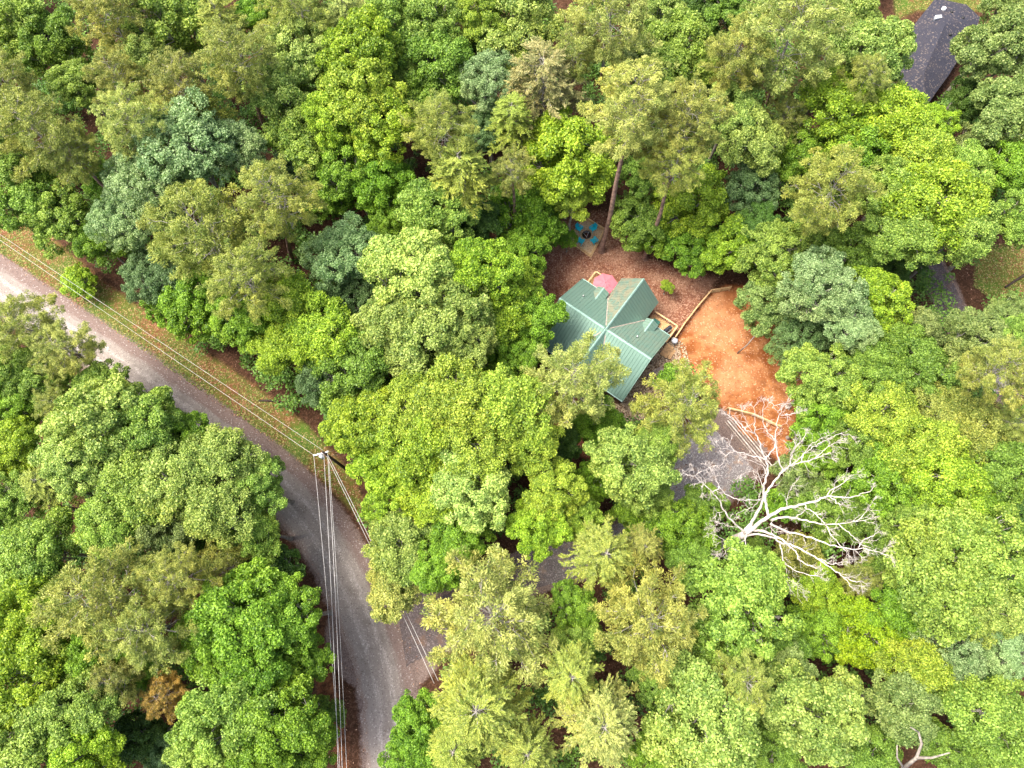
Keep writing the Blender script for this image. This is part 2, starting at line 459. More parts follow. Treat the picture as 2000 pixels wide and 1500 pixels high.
# leaves and chips lying on the open ground, and rocks, as uncountable litter
def scatter_leaves(name, n, dens, size, mat, seed, label):
    rs = np.random.RandomState(seed); P = []
    while sum(len(p) for p in P) < n:
        q = np.c_[rs.uniform(-75, 75, 20000), rs.uniform(-16, 88, 20000)]
        P.append(q[rs.rand(len(q)) < dens(q)])
    P = np.concatenate(P)[:n]; C = np.c_[P, rs.uniform(.03, .07, n)]
    s = rs.uniform(size[0], size[1], n)[:, None]; a = rs.uniform(0, 6.28, n)
    U = np.c_[np.cos(a), np.sin(a), rs.uniform(-.3, .3, n)] * s; W = np.c_[-np.sin(a), np.cos(a), rs.uniform(-.3, .3, n)] * s * rs.uniform(.3, .6, n)[:, None]
    V = np.stack([C - U, C + W, C + U, C - W], 1).reshape(-1, 3)
    me = quads_mesh(name, V, np.arange(4 * n).reshape(n, 4), mat, False, {'tone': ('FACE', 'FLOAT', rs.rand(n))})
    return tag(mesh_obj(name, me), label, 'leaves', kind='stuff')
t = NT("fallen leaf", .9, .1)
cr = t.n("ValToRGB"); e = cr.color_ramp; e.elements[0].color = (.10, .035, .02, 1); e.elements[1].color = (.50, .34, .23, 1)
for p_, c_ in ((.35, (.22, .09, .05, 1)), (.7, (.40, .22, .13, 1))):
    x = e.elements.new(p_); x.color = c_
t.l(t.attr('tone'), cr.inputs[0]); t.base(cr.outputs[0])
def dens_leaf(q):
    return np.maximum.reduce([(sdf(q, LITTER) < .5) * 1.0, (sdf(q, YARD) < 0) * .10, (sdf(q, VERGE) < 0) * .35, (sdf(q, FRONT) < 0) * .6, (sdf(q, GRASSR) < 0) * .4, np.full(len(q), .04)]) * (seg_dist(q, ROAD_C)[0] > 2.7) * ~((abs(q[:, 0] - 11.6) < 9) & (abs(q[:, 1] - 30) < 3))
scatter_leaves("fallen_leaves", 26000, dens_leaf, (.05, .13), t.m, 4, "reddish brown fallen leaves strewn over the bare ground")
t = NT("grass blades", .7, .2)
cr = t.n("ValToRGB"); e = cr.color_ramp; e.elements[0].color = (.05, .10, .012, 1); e.elements[1].color = (.36, .30, .10, 1)
x = e.elements.new(.5); x.color = (.13, .18, .03, 1)
t.l(t.attr('tone'), cr.inputs[0]); t.base(cr.outputs[0])
def dens_grass(q):
    pat = .5 + .5 * np.sin(q[:, 0] * .6 + 1.3 * np.sin(q[:, 1] * .5)) * np.sin(q[:, 1] * .7)
    return np.maximum((sdf(q, VERGE) < -.3) * pat, ((sdf(q, GRASSR) < 0) | (sdf(q, GRASST) < 0)) * .7) * (seg_dist(q, ROAD_C)[0] > 3.0)
tag(scatter_leaves("grass", 16000, dens_grass, (.06, .16), t.m, 6, "thin green and straw grass along the road verge"), None, 'grass')
TREES = """
# u v r h kind tone
30 50 60 20 O light | light green broadleaf tree filling the top left corner
98 95 55 18 O mid | mid green glossy tree just inside the top left corner tree
15 165 50 22 P olive | olive pine cut by the left edge below the top left corner
215 30 60 24 P olive | olive pine at the top edge, second crown group from the left
155 165 42 18 O light | small pale green tree between olive pines near the upper left
228 150 46 23 P olv2 | darker olive pine below the pine on the top edge at left
325 50 75 21 O light | broad light green tree on the top edge left of centre
285 120 45 20 O pale | pale yellow-green tree below the broad light tree on the top edge
350 165 55 23 P olv2 | dull olive pine left of the leaning-trunk pine at upper left
460 115 62 27 P olive b545,322 | tall olive pine at upper left whose leaning brown trunk shows below it
430 35 45 22 H feath | feathery yellow-green conifer at the top edge left of centre
505 40 42 19 O green | bright mid green tree at the top edge above the big lime tree
590 35 60 24 P olive | olive pine at the top edge above the pale lobe of the lime tree
675 25 48 23 H palo | pale feathery conifer on the top edge above the yellow-lime tree
72 255 72 26 P olive b185,372 | big sparse olive pine at left with bare pinkish branches
262 242 62 25 P palo | pale yellow pine crown above the large blue-green tree
400 222 46 20 H feath | bright feathery conifer above the right part of the blue-green tree
140 300 46 23 P olv2 | darker olive pine left of the large blue-green tree
15 300 48 18 O light | light green tree cut by the left edge, above the roadside trees
20 235 40 16 O green | green tree at the left edge beside the sparse olive pine
55 390 58 15 O light | light green tree at the left edge above the start of the verge
125 425 60 14 O light | light green roadside tree whose crown overhangs the grassy verge at left
200 350 40 14 O green | green tree between the sparse pine and the large blue-green tree
375 300 82 22 B blue | large blue-green tree, upper lobe, at left of the photo
300 375 70 20 B blue | blue-green tree directly below the largest blue-green crown
452 290 52 19 B blue | blue-green tree at the right edge of the blue-green group
240 440 56 17 B blue | lower blue-green tree above the roadside verge
195 475 44 12 O green | small green tree at the verge left below the blue-green trees
405 460 100 24 P olive | largest round olive pine left of centre above the road
535 385 72 26 P olive b572,512 | orange-tinted pine with visible trunk right of the largest olive pine
480 545 70 23 P olive | olive pine with grey twisted branches overlapping the largest olive pine
310 540 55 14 B bdeep | deep blue-green tree at the verge below the large olive pine
395 590 62 15 O green | bright green roadside tree below the large olive pine
330 600 40 9 S green | low green tree at the verge edge midway along the road
470 620 55 15 O green | mid green roadside tree left of the yellow-green pair
560 180 60 21 O white z1.3 | pale whitish-green tree at the left side of the big lime group
590 100 58 22 O white | highest pale whitish-green crown at upper left of centre
600 270 58 18 O light | light green tree below the pale whitish-green pair
712 100 68 23 O lime | yellow-lime tree top at upper left of centre
705 190 68 22 O yell | yellow-green crown in the middle of the big lime group
745 255 62 20 O lime | lime crown at the right side of the big lime group
660 235 50 20 O lime | lime crown on the left side of the big lime group
680 330 62 17 O green | bright green crown near the bottom of the big lime group
755 360 58 16 O green | lowest bright green crown of the big lime group
590 300 42 12 B bdeep | dark blue-green low tree in the gap beside the leaning pine trunk
650 385 48 13 O green | vivid green low tree below the big lime group
600 350 35 10 B bdeep | small dark blue-green tree above the orange-tinted pine
770 55 62 20 O light | light green tree at the top edge right of the lime group
860 45 62 21 O light | large light green tree at the top edge with curled branches
850 140 66 19 O mid | mid green tree below the large light tree on the top edge
800 130 40 17 O light | slim light tree between the lime group and the mid green tree
935 30 45 21 O yell | yellow-tipped tree at the top edge left of centre top
930 100 40 15 O mid | small mid green tree above the small blue-green crown
1010 55 68 21 O pale | pale green tree at the top edge near the centre
945 165 52 19 B blue | round blue-green tree at top centre
955 255 42 15 B bdeep | darker blue-green tree under the round blue-green tree
1060 170 84 22 H brown | brownish thin conifer full of bare twigs at top centre
1000 235 52 19 H feath | feathery conifer at the lower left of the brownish thin conifer
1190 40 72 27 P palo b1176,160 | tall pale pine at the top edge with a light trunk
1125 100 42 22 P olv2 | olive pine left of the tall pale pine trunk
1290 45 48 19 O pale | pale tree at the top edge right of the tall pale pine
1320 120 64 19 O light | pale green tree between the tall pale pine and the dark gap
1250 130 45 17 O grey | grey-green tree right of the tall pale pine trunk
860 250 60 25 P olive | olive pine between the lime group and the blue-green tree
900 335 64 22 H feath | feathery yellow-green conifer left of the round lime tree above the fire pit
1000 335 42 20 P olv2 | small olive pine between the feathery conifer and the round lime tree
1112 318 80 18 O lime | round yellow-lime tree above the fire pit
1118 392 40 13 O yell | low yellow-green tree hanging over the fire pit's far edge
1238 205 78 31 P palo b1175,490 | tallest pine with a long bare trunk beside the fire pit
1335 240 72 27 P olive | olive pine right of the tallest pine
1320 320 48 24 P olive | lower olive pine with grey twigs below the pine right of the tallest one
1260 345 40 13 O mid | mid green tree between the tallest pine's trunk and the olive pine
1240 430 48 10 O mid b1245,440 | mid green tree just right of the tallest pine's bare trunk
1275 462 42 8 O green b1280,465 | light green low tree at the upper right edge of the back yard
1018 420 62 12 O green z1.3 | bright green tree left of the fire pit, upper crown
1020 505 48 11 O green | bright green tree left of the fire pit, lower crown
845 425 72 18 O light | light green tree above the big pale tree of the centre
760 445 42 13 O green | dim green tree between the centre trees and the grey-blue tree
925 430 48 13 O deep | deep green tree in the dark gap left of the bright tree by the fire pit
680 505 70 17 B blue | grey-blue tree right of the orange-tinted pine
690 590 50 13 B bdeep | dark blue-green tree below the grey-blue tree
560 590 48 17 L lime | lime tree tucked under the olive pines above the verge
800 545 82 20 O white | big pale tree in the centre, upper crown
860 620 82 20 O pale | big pale tree in the centre, middle crown
780 655 72 18 O pale | big pale tree in the centre, left lower crown
935 535 68 19 O lime | yellow-lime tree between the big pale tree and the green roof
905 665 52 18 O pale | pale crown at the right foot of the big pale tree
985 600 70 15 O lime | lime tree left of the green-roofed house
1047 620 50 13 O green | bright green tree overhanging the left end of the green roof
1005 545 44 12 O lime | lime tree above the one overhanging the green roof
975 690 48 13 O green | mid green tree left below the green roof
1020 700 40 12 O green | small green tree by the lower left corner of the green roof
900 720 44 11 O deep | deep green tree in the shade below the big pale tree
820 745 50 12 O mid | mid green tree at the foot of the big pale tree
630 650 62 17 L lime | yellow-green roadside tree with sparse twigs midway up the verge
560 680 52 15 L lime | yellow-green tree overhanging the verge, left of the sparse-twigged one
690 725 72 16 O mid | dark leaved tree at the verge above the utility pole
745 690 45 13 O bdeep | small blue-green tree behind the dark leaved verge tree
620 740 42 13 O bdeep | blue-green tree at the verge edge above the pole
720 830 70 17 O lime | bright lime tree right of the utility pole, upper crown
745 900 58 15 O lime | bright lime tree right of the utility pole, lower crown
800 800 60 18 L yell | yellow-green tree with pale bare branches above the pole trees
890 785 74 20 L yell | large yellow-green tree with forked white branches at centre
985 800 70 20 L yell | yellow-green tree left of the brown clearing below the house
930 870 66 19 L yell | yellow-green open crown in the middle of the lower centre wood
820 870 66 18 L lime | lime open crown between the pole tree and the centre wood
1040 860 52 17 L yell | yellow-green open crown at the left of the red soil gap
925 960 70 18 O white | whitish-green tree in the lower centre wood
850 960 60 15 O lime | lime tree left of the whitish-green lower centre tree
775 985 55 13 O lime | lime tree beside the road just above the cream-flowered tree
905 1040 52 14 O green | bright green tree under the whitish-green lower centre tree
1120 745 82 20 P palo | pale yellow pine hanging over the lower corner of the green roof
1090 870 46 10 O deep | dark green small tree beside the red soil gap below the house
1160 830 45 9 O green | green small tree below the lower end of the green roof
1225 905 72 17 O pale | pale green round tree left of the grey parking pad
1275 870 44 15 O light | light green crown at the upper right of the pale round tree
1255 970 42 12 O light | light green lower crown of the pale round tree by the drive
1085 955 58 16 O yell | yellow-green tree between the red soil gap and the pale round tree
1130 1010 42 13 O yell | yellow tree left of the feathery conifer by the drive
1050 1030 52 15 O lime | yellow-lime tree above the pale round pine
1160 940 40 9 O green | vivid green small tree left of the pale round tree
1337 797 78 19 P olive | fuzzy olive pine between the green roof and the orange yard
1312 742 30 6 S green | small bright green tree beside the stone bed right of the house
785 1070 62 14 L pale | cream-flowered tree leaning over the road bend
775 1145 55 12 L palo | lower cream-flowered tree above the driveway mouth
850 1100 50 14 O green | bright green tree right of the cream-flowered tree
965 1205 112 21 P palo | large round pale pine beside the driveway mouth
1180 1085 70 18 H feath | feathery yellow-green conifer over the driveway
1255 1070 45 15 H olive | thin olive conifer right of the feathery one over the driveway
1115 1185 42 14 O green | green tree right of the large round pale pine
1125 1255 46 14 O light | light tree between the round pale pine and the olive pine
1265 1215 98 21 P olive | large olive pine at lower centre
1235 1000 40 8 O green | vivid green low tree between the drive and the pale round tree
1330 1040 58 12 O green | vivid green tree left of the dead tree
1375 985 38 9 O mid | small green tree at the foot of the parking pad
1345 1100 40 12 O mid | mid green tree left below the dead white tree
1450 1195 90 19 O light | light green round tree below the dead white tree
1385 1265 48 15 O mid | mid green tree at the lower left of the light round one
1510 1270 52 14 O mid | deep leaved tree at the lower right of the light round one
825 1420 58 14 O green | bright green tree at the right edge of the road near the bottom
800 1490 50 13 O green | bright green tree at the bottom edge right of the road
935 1380 92 22 H feath | large feathery conifer at the bottom left of centre
1115 1320 58 20 H feath | small feathery conifer above the star shaped one
1175 1410 88 21 H palo | star shaped pale conifer at the bottom centre
890 1460 60 18 H feath | feathery conifer at the bottom edge beside the bright green tree
1030 1465 60 19 H feath | feathery conifer at the bottom edge left of the star shaped one
1365 1400 98 20 O pale | large pale tree at the bottom right of centre
1290 1330 45 15 O mid | mid green tree between the olive pine and the large pale tree
1280 1470 50 15 O green | green tree at the bottom edge left of the large pale tree
1450 1330 50 20 P olive | brownish pine at the upper right of the large pale tree
1590 1390 92 19 O pale | pale tree at the bottom right with round lobes
1540 1320 48 15 O grey | grey-green tree above the pale lobed tree
1500 1460 50 14 O mid | mid green tree at the bottom edge between the two pale trees
1690 1235 62 13 O vivid | vivid yellow-green low tree in a dark hollow at lower right
1600 1240 52 11 O green | green low tree left of the vivid yellow-green one
1600 1160 44 11 O lime | yellow-green small tree below the dead tree's lower twigs
1680 1130 40 12 P olv2 | small dull pine at the lower right tips of the dead tree
1790 1300 58 16 L yell | yellow speckled tree right of the vivid yellow-green one
1760 1380 58 17 L grey | grey-green tree above the forked dark limb at the bottom
1930 1400 76 18 L light | light tree in the lower right corner area
1860 1460 55 16 O mid | mid green tree at the bottom edge right of the forked limb
1975 1480 55 16 O light | light green tree in the bottom right corner
1700 1470 52 14 O mid | mid green tree at the bottom edge left of the forked limb
1825 1130 88 20 O light | large glossy light green tree at lower right
1930 1080 84 20 O light | light green tree at the right edge, lower half
1930 1190 62 19 O pale | pale tree at the right edge above the blue-green crowns
1755 1190 56 15 O green | deep leaved tree left of the large glossy one
1740 1080 52 13 O mid | mid green tree right of the dead tree's tips
1855 1265 62 16 B blue | blue-green tree at lower right
1965 1265 52 17 B blue | blue-green tree at the right edge near the bottom
1690 1010 54 11 O mid | mid green tree under the right branches of the dead tree
1600 1000 52 9 O mid | green tree directly under the dead tree's right limbs
1565 930 44 9 O grey | grey-green tree under the upper right limbs of the dead tree
1525 985 36 7 S green | small green tree under the middle of the dead tree
1600 880 48 11 O green | green tree at the lower right edge of the orange yard
1480 1110 45 8 O mid | green low tree beneath the lower limbs of the dead tree
1555 1090 40 8 O olive | olive green low tree beneath the dead tree's lower right limbs
# right side
1370 25 48 14 O deep | dark green tree at the top edge in a shaded gap right of centre
1380 170 42 12 O deep | dark green low tree in the shaded gap beside the pale green tree
1440 20 46 17 O mid | mid green tree at the top edge left of the big pinkish pine
1440 105 58 24 P olive | olive pine left of the big pinkish pine
1545 70 88 27 P palo b1492,222 | big pinkish pine with a leaning trunk at upper right
1655 45 55 19 O pale | pale tree at the top edge left of the dark shingled roof
1704 112 66 20 O pale | pale yellow-green tree against the left side of the dark shingled roof
1605 170 40 16 O grey | grey-green tree under the right side of the big pinkish pine
1690 155 42 21 P olive | small olive pine in front of the tree beside the dark roof
1425 215 50 18 O pale | pale tree below the olive pine left of the pinkish pine
1470 285 56 17 O pale | pale green tree below the leaning trunk of the pinkish pine
1530 235 42 15 P olv2 | dull olive pine under the leaning trunk of the pinkish pine
1640 215 60 18 L lime | lime tree with bare grey branches left of the dark roof's lower end
1738 240 62 18 L lime | bright lime tree with forked grey branches below the dark roof
1828 250 36 14 O lime | bright lime crown touching the lower tip of the dark roof
1700 300 60 16 L green | green open tree between the round olive pine and the lime trees
1790 310 56 17 L yell | yellow-green open tree below the bright lime ones at upper right
1560 300 46 13 O green | green low tree right of the pale tree at upper right
1625 370 80 25 P olive b1566,472 | round olive pine with an exposed trunk at right of centre
1950 95 66 20 O grey | grey-green tree right of the dark shingled roof
1985 15 50 19 O grey | grey-green tree in the top right corner
1893 196 38 13 O deep | dark shaded tree below the right side of the dark roof
1965 235 60 18 O grey | grey-green tree at the right edge below the dark shaded one
1900 285 40 13 O grey | small dull green tree left of the right edge, above the pointed-leaf tree
1355 400 62 13 O lime b1350,430 | lime tree at the upper right of the back yard
1430 480 56 11 O lime b1440,490 | lime tree above the corner of the wooden fence
1350 490 48 9 O green b1350,505 | green tree above the wooden fence, left of the lime one
1470 375 50 13 O bdeep | dark blue-green tree in the hollow left of the round olive pine
1475 440 42 12 O deep | deep green tree below the dark hollow left of the round olive pine
1520 500 55 14 O light | light green tree above the large blue-green tree at right
1600 480 52 13 O mid | mid green tree below the exposed trunk of the round olive pine
1660 500 62 14 O mid | mid green tree right of the large blue-green tree's top
1740 385 62 18 O light | light green tree right of the round olive pine
1820 400 80 20 L lime | largest lime open tree at the right side
1880 450 60 18 L light | light open tree above the gravel track
1765 465 58 18 L light | light open tree left of the one above the gravel track
1875 350 52 17 O light | light tree above the largest lime open tree
1955 335 54 16 O green | pointed-leaf green tree at the right edge
1985 420 46 16 O light | light tree at the right edge above the grass by the track
1730 530 44 10 O deep | dark green tree beside the shaded gap left of the gravel track
1790 498 34 10 O deep | dark tree at the shaded head of the gravel track
1500 600 52 11 O grey b1560,590 | grey-green tree overhanging the upper right of the orange yard
1595 575 72 17 B blue b1620,600 | large blue-green tree right of the orange yard
1562 665 50 11 B bdeep b1625,660 | darker blue-green tree at the yard's right edge
1650 640 50 15 B blue | blue-green crown below the large blue-green tree
1715 590 56 15 O lime | bright lime round tree left of the gravel track
1690 680 50 13 O mid | mid green tree below the bright lime round tree
1610 740 60 15 O light | light green tree at the lower right corner of the orange yard
1600 815 52 13 O green | green tree below the light one at the yard's corner
1760 690 56 14 O mid | mid green tree in the middle of the right wood
1700 755 56 15 O mid | mid green tree right of the yard corner trees
1810 740 62 15 O mid | deep leaved tree left of the pale pine at right
1898 668 56 17 O grey | pale grey-green tree below the gravel track
1975 612 34 14 O grey | pale grey-green tree right of the gravel track
1795 655 42 13 O grey | grey-green tree just under the track's lower end
1950 720 62 24 P olive b1880,768 | pale olive pine at the right edge with a fallen-looking trunk
1970 660 42 17 O light | light tree at the right edge above the pale olive pine
1720 810 58 16 L yell | yellowish tree with bare twigs right of the orange yard
1790 870 62 17 L yell | yellowish open tree in the middle right wood
1680 870 50 14 O mid | mid green tree below the yellowish twiggy tree
1850 800 48 15 L olive | olive open tree below the pale pine at right
1900 840 56 16 L olive | dull open tree at right with grey twigs
1975 830 46 16 P olive | olive pine at the right edge at mid height
1730 945 60 15 O green | green tree above the dead tree's right tips
1850 945 66 17 L lime | lime open tree right of the dead tree
1950 930 60 16 O mid | mid green tree at the right edge above the lower half
1790 1030 56 15 O light | light tree between the dead tree and the large glossy one
1900 1000 52 15 O green | green tree right of the lime open one by the dead tree
1980 1000 42 14 O deep | deep green tree at the right edge beside the lower half trees
# left side below the road
50 640 62 19 P olive | olive pine at the left edge below the road
125 680 52 18 P palo | pale pine reaching over the road at left
20 730 48 16 O light | light green tree at the left edge below the olive pine
90 735 52 15 O light | light green tree below the pale pine at the road
35 800 50 14 O green | green tree at the left edge beside the whitish-green one
110 790 38 15 P olv2 | small dull pine beside the whitish-green tree
215 765 50 15 O light | light green tree at the road edge above the whitish-green one
190 835 88 20 O white | whitish-green large tree left of the road
290 835 66 18 O light | light green tree joined to the right of the whitish-green one
350 860 58 15 O green | bright green tree at the road's lower left edge
160 900 60 18 O white | whitish-green lower crown left of the road
30 880 52 15 O lime | yellow-green tree at the left edge at mid height
95 945 52 16 H feath | feathery conifer below the whitish-green tree
30 970 50 15 O light | light green tree at the left edge left of the feathery conifer
440 895 62 17 L pale | pale twiggy tree beside the road's inner edge
345 940 68 18 L pale | pale open tree with white limbs in the left wood
500 950 54 15 O light | light green tree touching the road's inner bend
260 960 62 17 L light | light open tree left of the one with white limbs
420 1000 64 17 L pale | pale open tree at the middle of the left wood
210 1030 56 16 L light | light open tree above the large olive pine at left
320 1030 50 14 L grey | grey-green open tree above the large olive pine's top
505 1035 50 13 L light | light open tree at the road's inner bend, lower one
80 1075 66 17 O light | light green tree left of the large olive pine
20 1080 42 15 O green | green tree at the left edge beside the large olive pine's top
200 1165 98 22 P olive | large olive pine in the lower left wood, upper crown
290 1230 78 21 P olive | large olive pine in the lower left wood, lower crown
345 1130 62 20 P olive | olive pine at the right of the large olive pine
320 1360 38 13 P rust | rust-coloured low pine in the lower left wood
225 1330 48 16 P olv2 | dull pine below the large olive pine at lower left
440 1110 50 12 P olive | small pine with orange tips above the bright green roadside tree
380 1080 38 9 O deep | deep green tree left of the small orange-tipped pine
550 1100 40 8 S deep | dark small tree by the inner bend of the road
490 1200 88 18 O green | bright green dense tree at lower left, upper crown
575 1200 60 16 O green | bright green dense tree beside the road at lower left
420 1260 70 17 O green | bright green dense tree, left crown
500 1310 74 17 O green | bright green dense tree, middle crown
590 1290 52 13 O green | bright green tree at the power lines beside the road
440 1400 84 18 O light | light green dense tree at the bottom left
560 1400 78 17 O green | bright green dense tree at the bottom beside the road
400 1480 60 16 O light | light green crown at the bottom edge left of the power lines
500 1480 56 16 O green | bright green crown at the bottom edge left of the power lines
610 1470 48 12 O green | bright green tree at the bottom edge touching the power lines
640 1390 34 8 S mid | small green tree between the power lines and the road
50 1200 76 18 O lime | lime tree at the left edge in the lower left wood
60 1320 82 18 O lime | lime dense tree at the left edge near the bottom
160 1380 66 17 O light | light green dense tree below the dull pine at lower left
60 1430 80 18 O light | light green dense tree in the bottom left corner
170 1470 66 17 O lime | lime dense tree at the bottom edge near the left corner
265 1445 48 10 O deep | dark green low tree in the gap at the bottom left
330 1470 40 9 O bdeep | dark blue-green low tree at the bottom edge at left
270 1290 45 13 O green | green tree showing under the large olive pine's lower crown
155 1290 50 15 O green | green tree left of the dull pine at lower left
# clearings
158 552 34 4 S lime | lime green shrub alone on the grassy verge by the road
1108 470 18 4 S green | small green sapling left of the fire pit frame
1303 560 14 3 S lime | small lime shrub behind the green-roofed house
"""
# ---------------------------------------------------------------- tree crowns (real leaf-sized faces), shared between look-alikes
def unit(a): return a / np.maximum(np.linalg.norm(a, axis=-1, keepdims=True), 1e-9)

def leaf_quads(C, N, L, W, rs, D=None):
    """C centres, N normals, L lengths, W widths, D optional long-axis directions"""
    n = len(C)
    if D is None: D = rs.randn(n, 3)
    D = unit(D - N * (D * N).sum(1, keepdims=True)); S = np.cross(N, D)
    L = np.asarray(L).reshape(-1, 1); W = np.asarray(W).reshape(-1, 1)
    return np.stack([C - D * L * .5, C + S * W * .5 + D * L * .08, C + D * L * .5, C - S * W * .5 + D * L * .08], 1).reshape(-1, 3)

def limb_tubes(paths, mat, name, n=5):
    mb = MB()
    for pts, r0, r1 in paths:
        mb.tube(pts, list(np.linspace(r0, r1, len(pts))), n, False)
    return mb.mesh(name, mat, True)

def curve(a, b, rs, bend=.12, k=5, sag=0.0):
    a = np.array(a, float); b = np.array(b, float); d = np.linalg.norm(b - a)
    off = rs.randn(3) * bend * d; off[2] += sag * d
    return [a + (b - a) * t + off * math.sin(math.pi * t) + rs.randn(3) * .02 * d * (0 < t < 1) for t in np.linspace(0, 1, k)]

def broad_crown(seed, nl=9, clump=.17, nleaf=26000, leaf=.05, flat=.8, open_=0.0, loose=.0):
    """crown of radius ~1, from z=-.75 to about +.85"""
    rs = np.random.RandomState(seed)
    lobes = [(np.array([0, 0, .22]), .52)]
    for i in range(nl):
        az = 2.4 * i + rs.uniform(-.4, .4); el = rs.uniform(-.35, .95)
        rr = rs.uniform(.42, .66)
        c = np.array([math.cos(az) * math.cos(el) * rr, math.sin(az) * math.cos(el) * rr, math.sin(el) * rr * flat])
        lobes.append((c, rs.uniform(.22, .47)))
    cl = []
    for li, (c, r) in enumerate(lobes):
        k = int(r * r / (clump * clump) * 5.2)
        d = unit(rs.randn(k, 3) + [0, 0, .45]) ; 
        p = c + d * r * rs.uniform(.72, 1.28, (k, 1)) * [1, 1, .85]
        for q, dd in zip(p, d):
            if any(np.linalg.norm((q - c2) / [1, 1, .85]) < r2 * .78 for c2, r2 in lobes): continue
            if rs.rand() < open_: continue
            cl.append((q, dd, clump * rs.uniform(.5, 1.3)))
    sz = np.array([c[2] ** 2 for c in cl]); cnt = np.maximum((nleaf * sz / sz.sum()).astype(int), 20)
    Cs, Ns, T = [], [], []
    for (q, dd, r), k in zip(cl, cnt):
        v = unit(rs.randn(k, 3) + dd * .55 + [0, 0, .35]); rad = r * (rs.rand(k, 1) ** .33) * (1 + loose * rs.rand(k, 1))
        C = q + v * rad * [1, 1, .72]
        Cs.append(C); Ns.append(unit(v * .55 + [0, 0, .55] + rs.randn(k, 3) * .75)); T.append(np.clip(rs.normal(.48 + rs.uniform(-.2, .2), .28, k), 0, 1))
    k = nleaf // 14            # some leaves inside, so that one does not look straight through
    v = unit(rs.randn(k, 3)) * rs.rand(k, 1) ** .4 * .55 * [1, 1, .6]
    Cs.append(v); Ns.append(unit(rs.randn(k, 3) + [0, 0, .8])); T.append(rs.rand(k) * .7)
    C = np.concatenate(Cs); N = np.concatenate(Ns); T = np.concatenate(T); n = len(C)
    L = leaf * rs.uniform(.7, 1.35, n)
    V = leaf_quads(C, N, L, L * rs.uniform(.55, .85, n), rs)
    me = quads_mesh("broad_crown", V, np.arange(4 * n).reshape(n, 4), M['broad'], False, {'tone': ('FACE', 'FLOAT', T)})
    paths = []
    root = np.array([0, 0, -1.0])
    for c, r in lobes:
        p = curve(root + [0, 0, rs.uniform(0, .35)], c, rs, .08, 6); paths.append((p, .042, .016))
        near = sorted(cl, key=lambda q: np.linalg.norm(q[0] - c))[:7]
        for q in near: paths.append((curve(p[-2], q[0], rs, .1, 4), .014, .004))
    return me, limb_tubes(paths, M['limb_grey'], "broad_limbs")

